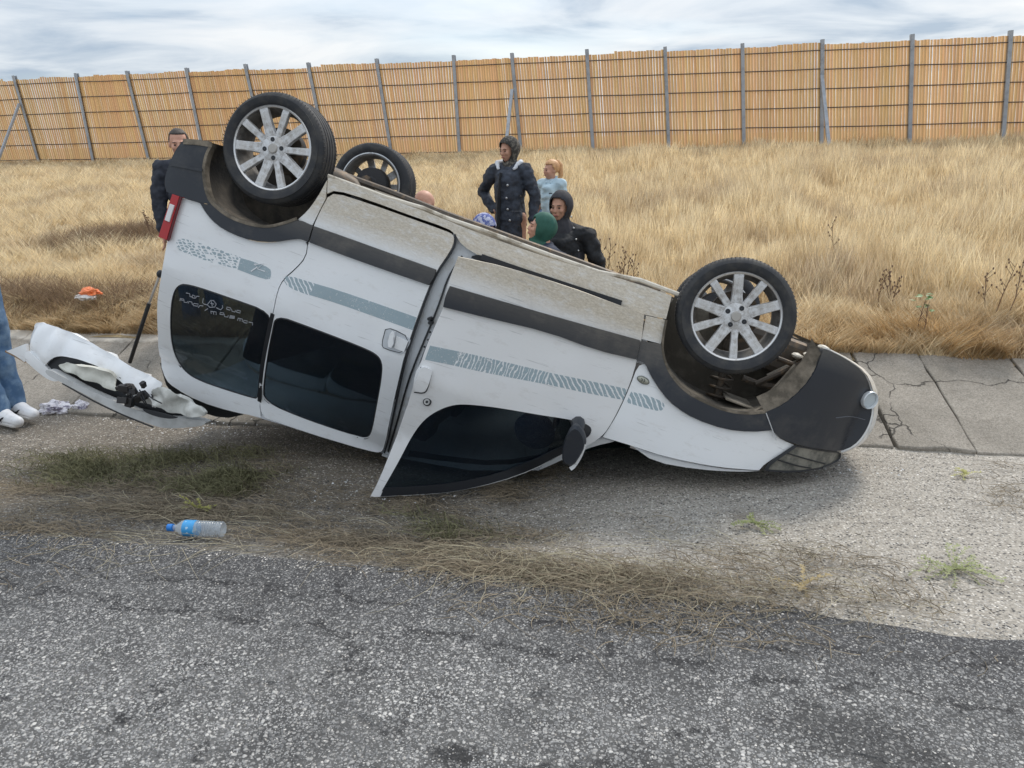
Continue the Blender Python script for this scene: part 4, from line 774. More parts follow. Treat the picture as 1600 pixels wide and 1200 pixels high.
def head_parts(bm, H, k=1.0):
    """H: 4x4 matrix placing the head; face looks along -Y"""
    def e(c, r, rx=0): ell(bm, H@Vector(c)*1.0, [q*k for q in r], H.to_3x3().normalized()@Matrix.Rotation(rx, 3, 'X'), 16, 12)
    e((0, .012, .035), (.074, .094, .088)); e((0, -.022, -.02), (.060, .068, .085)); e((0, -.050, -.075), (.034, .032, .030)); e((0, -.04, -.04), (.056, .05, .05))
    e((0, -.083, .022), (.05, .014, .013)); e((0, -.098, -.012), (.011, .016, .028), -.3); e((0, -.104, -.026), (.016, .014, .011))
    e((0, -.088, -.056), (.024, .010, .009))
    for sx in (-1, 1): e((sx*.075, .008, -.005), (.008, .018, .030)); e((sx*.038, -.070, -.02), (.022, .022, .022))
def hand(bm, w_, d, side, k=1.0, curl=.5):
    """palm and five fingers; w_ wrist, d direction of the hand, side = vector across the palm (towards thumb)"""
    d = Vector(d).normalized(); side = Vector(side); side = (side-d*side.dot(d)).normalized(); n = d.cross(side)
    tube(bm, [w_, w_+d*.03*k, w_+d*.085*k], [.022*k, .028*k, .027*k], 8, flat=.65)
    for i, (off, l) in enumerate(((.027, .068), (.009, .078), (-.009, .072), (-.026, .056))):
        p = w_+d*.08*k+side*off*k; q = p+d*l*.5*k+n*.012*curl; r_ = q+(d*(1-curl*.6)+n*curl).normalized()*l*.5*k; tube(bm, [p-d*.02, p, q, r_], [.0095*k, .0095*k, .009*k, .0075*k], 6)
    p = w_+d*.025*k+side*.025*k; tube(bm, [p-side*.01, p+side*.018*k+d*.02*k, p+side*.026*k+d*.055*k], [.012*k, .011*k, .009*k], 6)
def limb(bm, pts, rad, flat=1.0):
    tube(bm, pts, rad, 10, flat=flat)
    for p, r_ in zip(pts, rad): ell(bm, p, (r_, r_, r_), None, 10, 8)
def person(label, base, yaw, height, J=None, skin=M_skin, head_yaw=0, head_pitch=0, tops=None, bottoms=None, shoes=None, dist=None):
    """joints in units of a 1.7 m adult; scaled to height. tops=(material, hem z, arm end: 'wrist'|'elbow', bulk)"""
    root = empty('person', base); root.rotation_euler = (0, 0, yaw); tag(root, label, 'person'); k = height/1.70
    j = dict(pel=(0, 0, .92), wai=(0, .0, 1.08), che=(0, .0, 1.28), nec=(0, .01, 1.44), hed=(0, -.005, 1.575), shL=(.17, 0, 1.38), shR=(-.17, 0, 1.38), elL=(.21, .03, 1.10), elR=(-.21, .03, 1.10), wrL=(.22, -.05, .86), wrR=(-.22, -.05, .86),
             hiL=(.09, 0, .90), hiR=(-.09, 0, .90), knL=(.10, -.02, .49), knR=(-.10, -.02, .49), anL=(.10, .02, .09), anR=(-.10, .02, .09), toL=(.12, -.14, .03), toR=(-.12, -.14, .03))
    j.update(J or {}); j = {a_: Vector(b_)*k for a_, b_ in j.items()}
    bm = bmesh.new(); limb(bm, [j['pel'], j['wai'], j['che']], [.13*k, .115*k, .135*k], .75); limb(bm, [j['che'], j['nec'], lerp(j['nec'], j['hed'], .6)], [.08*k, .05*k, .048*k])
    limb(bm, [j['shR'], lerp(j['shR'], j['shL'], .5), j['shL']], [.05*k, .07*k, .05*k])
    for s in 'LR':
        limb(bm, [j['sh'+s], j['el'+s], j['wr'+s]], [.050*k, .040*k, .026*k]); fd = (j['wr'+s]-j['el'+s]); hand(bm, j['wr'+s], fd, (0, -1, .2), k)
        limb(bm, [j['hi'+s], j['kn'+s], j['an'+s]], [.085*k, .055*k, .036*k]); limb(bm, [j['an'+s], j['to'+s]], [.036*k, .028*k])
    H = Matrix.Translation(j['hed'])@Matrix.Rotation(head_yaw, 4, 'Z')@Matrix.Rotation(head_pitch, 4, 'X')@Matrix.Scale(k, 4); head_parts(bm, H, k)
    remeshed('body', bm, skin, root, .0085, 3)
    for sx in (-1, 1):
        bm = bmesh.new(); ell(bm, H@Vector((sx*.029, -.0865, .002)), (.009*k, .005*k, .0048*k), None, 10, 6); bm_obj('eye', bm, M_eye, root, True)
        bm = bmesh.new(); tube(bm, [H@Vector((sx*.014, -.096, .021)), H@Vector((sx*.03, -.097, .027)), H@Vector((sx*.047, -.082, .020))], .0026*k, 5); bm_obj('eyebrow', bm, M_eye, root, True)
    bm = bmesh.new(); ell(bm, H@Vector((0, -.096, -.056)), (.020*k, .006*k, .006*k)); bm_obj('lips', bm, M_lips, root, True)
    if tops:
        m_, hem, arm, bulk = tops; bm = bmesh.new(); b = bulk*k; ab = min(b, .022*k)
        dn = (j['pel']-j['che']).normalized(); he = j['pel']+dn*hem*k
        tube(bm, [he, j['pel'], j['wai'], lerp(j['wai'], j['che'], .6), j['che']+Vector((0, 0, .06*k)), lerp(j['che'], j['nec'], .75)], [.165*k+b, .165*k+b, .148*k+b, .165*k+b, .145*k+b, .07*k+b*.5], 20, flat=.72)
        limb(bm, [j['shR'], lerp(j['shR'], j['shL'], .5), j['shL']], [.062*k+ab*.6, .08*k+ab*.5, .062*k+ab*.6])
        for s in 'LR':
            pts = [j['sh'+s], lerp(j['sh'+s], j['el'+s], .5), j['el'+s], lerp(j['el'+s], j['wr'+s], .5), j['wr'+s]]; ra = [.062*k+ab*.6, .058*k+ab*.6, .050*k+ab*.6, .046*k+ab*.5, .040*k+ab*.4]
            if arm == 'elbow': pts = [pts[0], pts[1], lerp(pts[1], pts[2], .5)]; ra = [.06*k, .06*k, .058*k]
            limb(bm, pts, ra)
        remeshed('jacket' if arm == 'wrist' else 'shirt', bm, m_, root, .010, 12, (.017, 11, 1.3))
    if bottoms:
        m_, typ = bottoms; bm = bmesh.new()
        if typ == 'skirt': tube(bm, [j['pel']+Vector((0, 0, .05*k)), j['pel']-Vector((0, 0, .1*k)), lerp(j['knL'], j['knR'], .5), lerp(j['anL'], j['anR'], .5)+Vector((0, 0, .05*k))], [.15*k, .18*k, .2*k, .22*k], 20, flat=.8)
        else:
            for s in 'LR': limb(bm, [j['hi'+s]+Vector((0, 0, .06*k)), lerp(j['hi'+s], j['kn'+s], .5), j['kn'+s], lerp(j['kn'+s], j['an'+s], .6), j['an'+s]], [.115*k, .10*k, .082*k, .075*k, .078*k])
        remeshed('skirt' if typ == 'skirt' else 'trousers', bm, m_, root, .010, 4, (.012, 8, .8))
    if shoes:
        for s in 'LR':
            bm = bmesh.new(); limb(bm, [j['an'+s]-Vector((0, 0, .04*k)), lerp(j['an'+s], j['to'+s], .6)-Vector((0, 0, .0)), j['to'+s]], [.046*k, .042*k, .034*k], .9); remeshed('shoe', bm, shoes, root, .007, 2)
    return root, j, H, k
def scarf(root, H, k, mat, nech, pat_name='headscarf', face=62, drape=.30, fw=.155):
    """cloth shell round the head with a face opening, draped to the shoulders"""
    V = []; Fs = []; nu, nv = 48, 30; inv = Vector(nech)
    c0 = H.translation; R3 = H.to_3x3().normalized()
    for jv in range(nv+1):
        v = jv/nv
        for iu in range(nu):
            a_ = 2*math.pi*iu/nu; fx, fy = math.sin(a_), -math.cos(a_)
            if v < .6:
                ph = v/.6*math.pi*.80; rz = math.cos(ph)*.128+.012; rr = math.sin(ph); p = Vector((fx*rr*.098, fy*rr*.120+.010, rz+.002))
                if v > .42: p = p.lerp(Vector((fx*.075, fy*.085+.0, p.z)), (v-.42)/.18*.5)
                q = c0+R3@(p*k)
            else:
                u = (v-.6)/.4; ba = c0+R3@(Vector((fx*.066, fy*.078, -.093))*k); en = inv+Vector((fx*fw*k, fy*fw*.85*k, -.06*k-drape*.35*k*(1 if fy < 0 else .6))); q = ba.lerp(en, u**1.25)+Vector((0, 0, .02*k*math.sin(u*math.pi)))
            q = q+Vector((fx, fy, 0))*(.007*k*mnoise.noise(Vector((a_*2.4, v*9, 3)))+.005*k*mnoise.noise(Vector((a_*7, v*6, 8)))); V.append(q)
    for jv in range(nv):
        v = (jv+.5)/nv
        for iu in range(nu):
            am = 2*math.pi*(iu+.5)/nu; am = am if am < math.pi else am-2*math.pi; lim = math.radians(face)*max(0, 1-((v-.42)/.20)**2)**.5 if abs(v-.42) < .20 else 0
            if abs(am) < lim: continue
            Fs.append((jv*nu+iu, jv*nu+(iu+1) % nu, (jv+1)*nu+(iu+1) % nu, (jv+1)*nu+iu))
    me = bpy.data.meshes.new('headscarf'); me.from_pydata([tuple(v) for v in V], [], Fs); me.update(); o = link('headscarf', me, mat, root, True)
    s = o.modifiers.new('s', 'SOLIDIFY'); s.thickness = .010*k; s.offset = 1; ss = o.modifiers.new('u', 'SUBSURF'); ss.levels = 1; ss.render_levels = 1
    return o
def hair(root, H, k, mat, cut=.0, scale=1.05, name='hair'):
    bm = bmesh.new(); vs = bmesh.ops.create_uvsphere(bm, u_segments=32, v_segments=22, radius=1)['verts']
    for v in vs: v.co = Vector((v.co.x*.079*scale, v.co.y*.099*scale+.014, v.co.z*.092*scale+.036))
    dl = [v for v in bm.verts if v.co.z < -.045+cut or (v.co.y < -.035 and v.co.z < .075) or (v.co.y < -.01 and v.co.z < .03)]
    bmesh.ops.delete(bm, geom=dl, context='VERTS')
    for v in bm.verts: v.co += v.co.normalized()*.004*mnoise.noise(v.co*60); v.co = H@v.co
    o = bm_obj(name, bm, mat, root, True); s = o.modifiers.new('s', 'SOLIDIFY'); s.thickness = .008*k; return o
def place(px, py, Y): p = at_y(px, py, Y); return p
def fabric(name, c, c2, sc=14, rough=.85): return simple(name, c, rough, noise=(sc, c2, .42, .6), bump=(60, .3, .003))
def facing(p): return math.atan2(-(CAM[0]-p[0]), (CAM[1]-p[1]))+math.pi
def onlooker(label, px, py, Y, h=None, yaw=0, headz=1.70, **kw):
    """top of the head at pixel (px,py) at distance Y"""
    p = place(px, py, Y); g_ = float(gz(p[0], Y)); k = (h or (p[2]-g_)/headz*1.70)
    return p, g_, k
# standing woman, patterned scarf and denim jacket
M_denim = fabric('dark_denim', (.045, .055, .075), (.022, .026, .036)); M_navy0 = simple('seam_grey', (.12, .13, .15), .7); M_blk = fabric('black_cloth', (.010, .011, .013), (.020, .022, .026)); M_pat = simple('speckled_scarf', (.035, .032, .028), .85, noise=(42, (.16, .145, .12), .50, .58))
p = place(795, 212, 7.1); hW = (p[2]-float(gz(p[0], 7.1)))
root, j, H, k = person('standing woman in a speckled headscarf and dark denim jacket, hand on hip', (p[0], 7.1, float(gz(p[0], 7.1))), -.12, hW/1.715*1.70, J=dict(elR=(-.33, .08, 1.16), wrR=(-.17, -.03, 1.0), elL=(.27, .0, 1.12), wrL=(.26, -.07, .90)), head_yaw=-.45, head_pitch=.12, tops=(M_denim, .20, 'wrist', .045), bottoms=(M_blk, 'skirt'), shoes=M_blk)
scarf(root, H, k, M_pat, j['nec']+Vector((0, -.03, 0)), drape=.75, fw=.15)
bm = bmesh.new(); tube(bm, [Vector((-.03, -.165, 1.36))*k, Vector((-.045, -.20, 1.15))*k, Vector((-.06, -.205, .80))*k], [.045*k, .05*k, .06*k], 10, flat=.3); bm_obj('blouse', bm, M_blk, root, True)
for sx in (-1, 1):
    bm = bmesh.new(); limb(bm, [Vector((sx*.085, -.10, 1.40))*k, Vector((sx*.12, -.03, 1.455))*k, Vector((sx*.10, .07, 1.46))*k], [.016*k, .027*k, .026*k]); remeshed('fleece_collar', bm, simple('white_fleece', (.62, .64, .68), .95), root, .008, 2, (.006, 40, 1))
for (x, z) in ((.045, 1.245), (.03, 1.12), (.04, 1.01), (-.05, .95), (.06, .90)):
    bm = bmesh.new(); ell(bm, Vector((x, -.205, z))*k, (.011, .006, .011)); bm_obj('button', bm, M_metal, root, True)
for x in (-.115, .115):
    bm = bmesh.new(); tube(bm, [Vector((x-.055, -.175, .99))*k, Vector((x+.055, -.175, .99))*k], .003, 5); bm_obj('pocket_seam', bm, M_navy0, root)
# girl with ginger ponytail
M_polo = fabric('pale_blue_polo', (.46, .60, .68), (.52, .66, .73), 6); M_ging = simple('ginger_hair', (.52, .27, .12), .5, noise=(40, (.66, .38, .18), .4, .6), bump=(90, .5, .004)); M_jean = fabric('blue_denim', (.07, .12, .21), (.13, .20, .32), 10)
p = place(858, 243, 7.6); g_ = float(gz(p[0], 7.6)); root, j, H, k = person('girl with a ginger ponytail in a pale blue polo shirt standing in the grass', (p[0]+.02, 7.6, g_), -.35, (p[2]-g_)*.985, head_yaw=-.5, skin=M_skinp, J=dict(hed=(0, -.005, 1.545), shL=(.15, 0, 1.37), shR=(-.15, 0, 1.37), elL=(.18, .02, 1.12), elR=(-.18, .02, 1.12)), tops=(M_polo, .08, 'elbow', .015), bottoms=(M_jean, 'trousers'), shoes=M_blk)
hair(root, H, k, M_ging, .01, 1.08)
bm = bmesh.new(); limb(bm, [H@Vector((0, .10, .11)), H@Vector((.01, .135, .05)), H@Vector((.02, .13, -.06)), H@Vector((.02, .11, -.15))], [.022*k, .034*k, .030*k, .012*k]); remeshed('ponytail', bm, M_ging, root, .006, 2, (.006, 30, .3))
bm = bmesh.new(); tube(bm, [H@Vector((-.06, .04, -.03)), H@Vector((-.075, .0, -.12)), H@Vector((-.085, -.02, -.24))], [.02*k, .022*k, .01*k], 8); bm_obj('loose_hair', bm, M_ging, root, True)
bm = bmesh.new(); tube(bm, [j['nec']+Vector((-.07, -.02, -.0))*k, j['nec']+Vector((-.03, -.085, -.05))*k, j['nec']+Vector((.03, -.085, -.05))*k, j['nec']+Vector((.07, -.02, .0))*k, j['nec']+Vector((.04, .06, .02))*k, j['nec']+Vector((-.04, .06, .02))*k], .018*k, 6); bm_obj('collar', bm, M_polo, root, True)
bm = bmesh.new(); box(bm, Vector((.075, -.152, 1.27))*k, (.035, .004, .008)); bm_obj('shirt_logo', bm, M_blk, root)
# crouching woman in black
squat = dict(pel=(0, .05, .38), wai=(0, .04, .54), che=(0, -.02, .74), nec=(0, -.03, .90), hed=(0, -.06, 1.03), shL=(.17, -.02, .84), shR=(-.17, -.02, .84), elL=(.24, -.12, .60), elR=(-.24, -.12, .60), wrL=(.12, -.32, .55), wrR=(-.12, -.32, .55), hiL=(.1, .05, .36), hiR=(-.1, .05, .36), knL=(.16, -.34, .46), knR=(-.16, -.34, .46), anL=(.13, -.12, .09), anR=(-.13, -.12, .09), toL=(.15, -.28, .03), toR=(-.15, -.28, .03))
def lifted(J, dz): return {a_: (b_[0], b_[1], b_[2]+(dz if a_[:2] not in ('an', 'to') else 0)) for a_, b_ in J.items()}
p = place(868, 297, 6.45); g_ = float(gz(p[0], 6.45)); M_char = simple('charcoal_scarf', (.022, .022, .028), .8, noise=(20, (.035, .035, .042), .4, .6))
root, j, H, k = person('crouching woman in a charcoal headscarf and long black coat looking at the camera', (p[0]+.06, 6.45, g_), -.15, 1.70, J={**lifted(squat, (p[2]-g_)-1.165), 'shL': (.21, .0, .80+(p[2]-g_)-1.165), 'elL': (.34, .0, .48+(p[2]-g_)-1.165)}, head_yaw=-.15, tops=(M_blk, .15, 'wrist', .08), bottoms=(M_blk, 'skirt'), shoes=M_blk)
scarf(root, H, k, M_char, j['nec'], drape=.75, fw=.20, face=58)
for i in range(4):
    bm = bmesh.new(); ell(bm, Vector((.12+.02*i, -.16, .86-.09*i+.1)), (.008, .006, .008)); bm_obj('coat_stud', bm, M_metal, root, True)
# green scarf, sitting in profile
p = place(853, 331, 6.05); g_ = float(gz(p[0], 6.05)); M_green = simple('green_scarf', (.018, .085, .062), .75, noise=(10, (.028, .12, .09), .4, .6)); M_navy = fabric('navy_cloth', (.016, .022, .045), (.03, .04, .07))
root, j, H, k = person('seated woman in a dark green headscarf seen from the side, looking up', (p[0]+.02, 6.05, g_), -1.25, 1.62, J=lifted(squat, (p[2]-g_)/.953-1.165), head_pitch=-.28, skin=M_skinp, tops=(M_navy, .05, 'wrist', .03), bottoms=(M_blk, 'skirt'), shoes=M_blk)
scarf(root, H, k, M_green, j['nec'], drape=.75, fw=.20, face=56)
# blue patterned scarf, only its top shows
p = place(748, 333, 6.2); g_ = float(gz(p[0], 6.2)); M_bp = simple('blue_patterned_scarf', (.10, .13, .34), .8, noise=(26, (.50, .52, .66), .48, .54))
root, j, H, k = person('person bending low in a blue and white patterned headscarf behind the van', (p[0], 6.2, g_), 1.0, 1.60, J=lifted(squat, (p[2]-g_)/.941-1.165), head_pitch=.5, tops=(M_navy, .05, 'wrist', .02), bottoms=(M_blk, 'skirt'), shoes=M_blk)
scarf(root, H, k, M_bp, j['nec'], drape=.3, fw=.15)
# bald man bent down behind the far rear wheel
p = place(659, 294, 6.1); g_ = float(gz(p[0], 6.1))
root, j, H, k = person('bald man crouching behind the far rear wheel, only his head showing', (p[0]-.04, 6.1, g_), 2.6, 1.70, J=lifted(squat, (p[2]-g_)-1.175), head_pitch=.6, skin=M_skinp, tops=(M_navy, .05, 'wrist', .02), bottoms=(M_jean, 'trousers'), shoes=M_blk)
# man behind the rear bumper
p = place(276, 199, 6.2); g_ = float(gz(p[0], 6.2)); M_hair = simple('short_dark_hair', (.035, .028, .025), .7, noise=(60, (.07, .06, .05), .4, .6))
root, j, H, k = person('short haired man in a dark jacket standing behind the rear bumper of the van', (p[0]-.0, 6.2, g_), .5, (p[2]-g_)*.995, head_yaw=.05, head_pitch=.1, skin=M_skinp, J=dict(elR=(-.22, -.02, 1.12)), tops=(fabric('dark_navy_jacket', (.022, .026, .038), (.04, .045, .06)), .1, 'wrist', .03), bottoms=(M_jean, 'trousers'), shoes=M_blk)
hair(root, H, k, M_hair, .03, 1.0)
# man at the left edge: jeans and white trainers
M_lj = simple('faded_jeans', (.075, .15, .27), .85, noise=(9, (.20, .30, .42), .45, .68), bump=(120, .2, .002)); M_trn = simple('white_leather', (.74, .75, .77), .45, noise=(14, (.62, .62, .62), .5, .7)); M_blkt = fabric('black_tshirt', (.012, .013, .015), (.02, .021, .024), 8)
pf = at_y(8, 655, 4.35); g_ = float(gz(pf[0], 4.35))+.0
yaw_m = 1.20
root, j, H, k = person('man in faded blue jeans and white trainers standing at the left edge', (pf[0]-.35, 4.62, g_), yaw_m, 1.78, J=dict(elL=(.20, .12, 1.12), elR=(-.20, .12, 1.12), wrL=(.06, .17, .98), wrR=(-.06, .17, .98), anL=(.09, -.10, .10), anR=(-.05, -.17, .10), toL=(.10, -.28, .045), toR=(-.04, -.35, .045), knL=(.09, -.04, .50), knR=(-.07, -.07, .50)), tops=(M_blkt, .08, 'elbow', .03), bottoms=(M_lj, 'trousers'))
hair(root, H, k, M_hair, .03, 1.0)
for s in 'LR':
    a_, t_ = j['an'+s], j['to'+s]; d = (t_-a_); d.z = 0; d.normalize(); hl_ = a_-d*.045; hl_.z = .05
    bm = bmesh.new(); limb(bm, [Vector((a_.x, a_.y, .085))-d*.02, Vector((a_.x, a_.y, .065))+d*.06, Vector((a_.x, a_.y, .052))+d*.12, Vector((a_.x, a_.y, .046))+d*.225], [.060, .056, .051, .042]); 
    for v in bm.verts: v.co.z = max(v.co.z, .022)
    remeshed('shoe_upper', bm, M_trn, root, .006, 2)
    bm = bmesh.new(); limb(bm, [Vector((a_.x, a_.y, .03))-d*.03, Vector((a_.x, a_.y, .03))+d*.08, Vector((a_.x, a_.y, .03))+d*.205], [.052, .052, .046], 1)
    for v in bm.verts: v.co.z = min(max(v.co.z, .004), .030)
    remeshed('shoe_sole', bm, simple('sole', (.66, .65, .63), .6), root, .006, 1)
    sd = Vector((d.y, -d.x, 0)); cam_l = root.rotation_euler.to_matrix().inverted()@Vector((CAM[0]-root.location.x, CAM[1]-root.location.y, 0)); sd = sd if sd.dot(cam_l) > 0 else -sd
    sw = [(-.035, .076, .044), (.00, .056, .052), (.03, .046, .053), (.065, .052, .052), (.10, .078, .046)]; wd_ = [.003, .008, .012, .009, .002]; bm = bmesh.new(); rows = []
    for (u, z, o_), hw in zip(sw, wd_): q = Vector((a_.x, a_.y, 0))+d*(u+.03)+sd*(o_+.009); rows.append([bm.verts.new((q.x, q.y, z-hw)), bm.verts.new((q.x, q.y, z+hw)), bm.verts.new((q.x-sd.x*.012, q.y-sd.y*.012, z+hw)), bm.verts.new((q.x-sd.x*.012, q.y-sd.y*.012, z-hw))])
    for a2, b2 in zip(rows, rows[1:]):
        for q in range(4): bm.faces.new((a2[q], a2[(q+1) % 4], b2[(q+1) % 4], b2[q]))
    o = bm_obj('swoosh_mark', bm, M_blk, root)
    bm = bmesh.new()
    for q in range(4): c = Vector((a_.x, a_.y, .118-.012*q))+d*(.045+.022*q); tube(bm, [c-sd*.028, c+Vector((0, 0, .006)), c+sd*.028], .004, 5)
    bm_obj('laces', bm, simple('lace', (.8, .8, .8), .8), root)
# ------------------------------------------------------------------ litter
def crumple(name, c, r, mat, seed, label, cat, sq=.5):
    bm = bmesh.new(); vs = bmesh.ops.create_icosphere(bm, subdivisions=4, radius=1)['verts']
    for v in vs:
        n = v.co.copy(); d = 1+.55*mnoise.noise(n*1.7+Vector((seed, 0, 0)))+.35*abs(mnoise.noise(n*4+Vector((seed, 3, 0)))); v.co = Vector((n.x*r[0], n.y*r[1], max(-.3, n.z)*r[2]))*d
    o = bm_obj(name, bm, mat, None, False); o.location = c; tag(o, label, cat); return o
p = on_ground(95, 640); bagm = simple('white_film', (.66, .64, .68), .35, noise=(16, (.20, .18, .24), .52, .58))
crumple('plastic_bag', (p[0]-.06, p[1], p[2]+.0), (.12, .07, .055), bagm, 1, 'crumpled white plastic bag lying just right of the white trainers', 'bag'); 
p = on_ground(128, 638); crumple('plastic_bag', (p[0], p[1], p[2]), (.075, .05, .05), bagm, 5, 'smaller crumpled white and black bag nearest the open tailgate', 'bag')
p = at_y(140, 462, 6.9); zz = float(gz(p[0], 6.9)); p = at_y(141, 457, 6.40)
bm = bmesh.new(); tmp = None
o = crumple('plastic_wrapper', (p[0], p[1], p[2]), (.09, .06, .045), simple('orange_film', (.78, .20, .06), .4), 9, 'orange and white plastic wrapper caught in the grass at left', 'litter')
bm = bmesh.new(); vs = bmesh.ops.create_icosphere(bm, subdivisions=3, radius=1)['verts']
for v in vs: n = v.co.copy(); v.co = Vector((n.x*.11-.03, n.y*.06-.03, n.z*.03-.035))*(1+.4*mnoise.noise(n*3))
bm_obj('white_film', bm, simple('white_wrap', (.72, .70, .68), .4), o)
# water bottle lying on the shoulder
bp = on_ground(308, 836); bot = empty('water_bottle', (bp[0], bp[1], bp[2]+.034)); tag(bot, 'empty clear plastic water bottle with blue cap and label lying by the asphalt edge', 'bottle'); bot.rotation_euler = (0, 0, .10)
M_pet = simple('clear_pet', (.62, .68, .73), .12, noise=(20, (.42, .47, .52), .4, .6)); 
t = M_pet.node_tree; pb = t.nodes['Principled BSDF']; trn = N(t, 'ShaderNodeBsdfTransparent'); ms = N(t, 'ShaderNodeMixShader', i={0: .55}); t.links.new(pb.outputs[0], ms.inputs[1]); t.links.new(trn.outputs[0], ms.inputs[2]); t.links.new(ms.outputs[0], t.nodes['Material Output'].inputs[0])
def xl(bm, prof, seg=28):
    rings = [[bm.verts.new((x, r*math.cos(2*math.pi*k/seg), r*math.sin(2*math.pi*k/seg))) for k in range(seg)] for x, r in prof]
    for a_, b_ in zip(rings, rings[1:]):
        for k in range(seg): bm.faces.new((a_[k], a_[(k+1) % seg], b_[(k+1) % seg], b_[k]))
bm = bmesh.new(); pr = [(-.092, .012), (-.082, .013), (-.07, .022), (-.055, .031), (-.045, .032)]
for k in range(9): x = .008+k*.011; pr += [(x, .032), (x+.004, .029), (x+.007, .0295)]
pr += [(.108, .032), (.114, .028), (.112, .001)]; xl(bm, pr); bm_obj('bottle_body', bm, M_pet, bot, True)
bm = bmesh.new(); xl(bm, [(-.045, .001), (-.045, .0325), (-.03, .033), (.004, .033), (.004, .001)]); bm_obj('bottle_label', bm, simple('blue_label', (.05, .32, .66), .4, noise=(30, (.55, .75, .85), .54, .6)), bot, True)
bm = bmesh.new(); xl(bm, [(-.118, .001), (-.118, .0145), (-.096, .015), (-.094, .001)], 24); bm_obj('bottle_cap', bm, simple('blue_cap', (.02, .20, .62), .35), bot, True)
bot.scale = (1.15, 1.15, 1.15)
# ------------------------------------------------------------------ grass and weeds
def fbm(x, y, s, seed=0):
    return np.array([mnoise.fractal(Vector((a_*s, b_*s, seed)), 1.0, 2.0, 3) for a_, b_ in zip(x, y)])
def blades(name, X, Y, Hh, Wd_, lean, bend, colr, mat, zoff=0.0, Z=None):
    n = len(X); Z = (gz(X, Y) if Z is None else Z)+zoff; ang = 9*fbm(X, Y, 1.7, 31)+NR.normal(0, .9, n); la = NR.normal(0, 1, n)
    fx, fy = np.cos(ang), np.sin(ang); sx, sy = np.cos(ang+1.57+la*.3), np.sin(ang+1.57)
    # width direction mostly across the view
    wx = np.cos(NR.normal(0, .8, n)); wy = np.sin(NR.normal(0, .8, n)); V = np.zeros((n, 7, 3), np.float32)
    for i, (u, ww) in enumerate(((0, 1.0), (.45, .8), (.78, .55))):
        d = lean*Hh*u+bend*Hh*u*u; z = Hh*(u-.25*bend*u*u)
        V[:, 2*i] = np.stack([X+fx*d-wx*Wd_*ww/2, Y+fy*d-wy*Wd_*ww/2, Z+z], 1); V[:, 2*i+1] = np.stack([X+fx*d+wx*Wd_*ww/2, Y+fy*d+wy*Wd_*ww/2, Z+z], 1)
    d = lean*Hh+bend*Hh; V[:, 6] = np.stack([X+fx*d, Y+fy*d, Z+Hh*(1-.3*bend)], 1)
    b_ = (np.arange(n)*7)[:, None]; Fa = np.concatenate([b_+np.array([[0, 1, 3]]), b_+np.array([[0, 3, 2]]), b_+np.array([[2, 3, 5]]), b_+np.array([[2, 5, 4]]), b_+np.array([[4, 5, 6]])], 0)
    cc = np.repeat(colr[:, None, :], 7, 1)
    return npmesh(name, V.reshape(-1, 3), Fa, mat, col=cc.reshape(-1, 3), kind='stuff')
def scatter(n, y0, y1, pw=1.0):
    Y = y0+(y1-y0)*NR.uniform(0, 1, n)**pw; xl_ = -1.10*Y-1.0; xr = .50*Y+1.0; return xl_+(xr-xl_)*NR.uniform(0, 1, n), Y
n = 380000; X, Y = scatter(n, 6.0, 20.6, 1.45)
nz = fbm(X[::1], Y, .55, 2); nz2 = fbm(X, Y*1.0, 1.9, 7)
near = np.clip((7.4-Y)/1.2, 0, 1); leftm = np.clip((-2.2-X)/3, 0, 1)
Hh = (.20+.22*np.clip(nz+.5, 0, 1)+.15*nz2)*NR.uniform(.55, 1.25, n)*(1-.35*leftm)*(1-.25*near)
Hh = np.clip(Hh, .06, .6); Hh *= (1+.12*np.clip((X+1)/5, 0, 1))*(1-.35*np.clip((Y-17)/3, 0, 1))
c1 = np.array([.95, .83, .58]); c2 = np.array([.76, .62, .40]); c3 = np.array([.50, .40, .30]); m1 = np.clip(.5+1.0*nz2+NR.normal(0, .25, n), 0, 1)[:, None]; c = c1*(m1)+c2*(1-m1)
m3 = (np.clip((fbm(X, Y, .9, 13)-.16)*2.6, 0, 1)*NR.uniform(0, 1, n))[:, None]; c = c*(1-m3)+c3*m3
hf = np.clip((fbm(X, Y, 5.5, 17)-.02)*2.5, 0, .55)[:, None]; c = c*(1-hf)+np.array([.40, .29, .16])*hf
m4 = (near*NR.uniform(.1, .65, n))[:, None]; c = c*(1-m4)+np.array([.50, .33, .16])*m4; c = c*NR.uniform(.75, 1.2, n)[:, None]
blades('dry_grass', X, Y, Hh, .0035+.0006*Y*NR.uniform(.6, 1.2, n), .08+.20*NR.uniform(0, 1, n)+.25*near+.15*leftm, .18*NR.uniform(0, 1, n)+.3*near+.3*leftm, c, M_grass)
# overhanging tangled fringe at the top edge of the concrete
n = 30000; X = NR.uniform(-7.5, 4.2, n); Y = 6.02+np.abs(NR.normal(0, .22, n))+.05*np.sin(X*5); g1 = np.clip(.5+fbm(X, Y, 1.3, 21), .15, 1); c = np.array([.55, .37, .18])*NR.uniform(.45, 1.35, n)[:, None]
dk = np.clip((-2.2-X)/1.5, 0, 1)[:, None]*.45; c = c*(1-dk)+np.array([.20, .16, .10])*dk
blades('grass_fringe', X, Y, .26*g1*NR.uniform(.4, 1.3, n), .0045, .5+.5*NR.uniform(0, 1, n), .7*NR.uniform(.2, 1, n), c, M_grass)
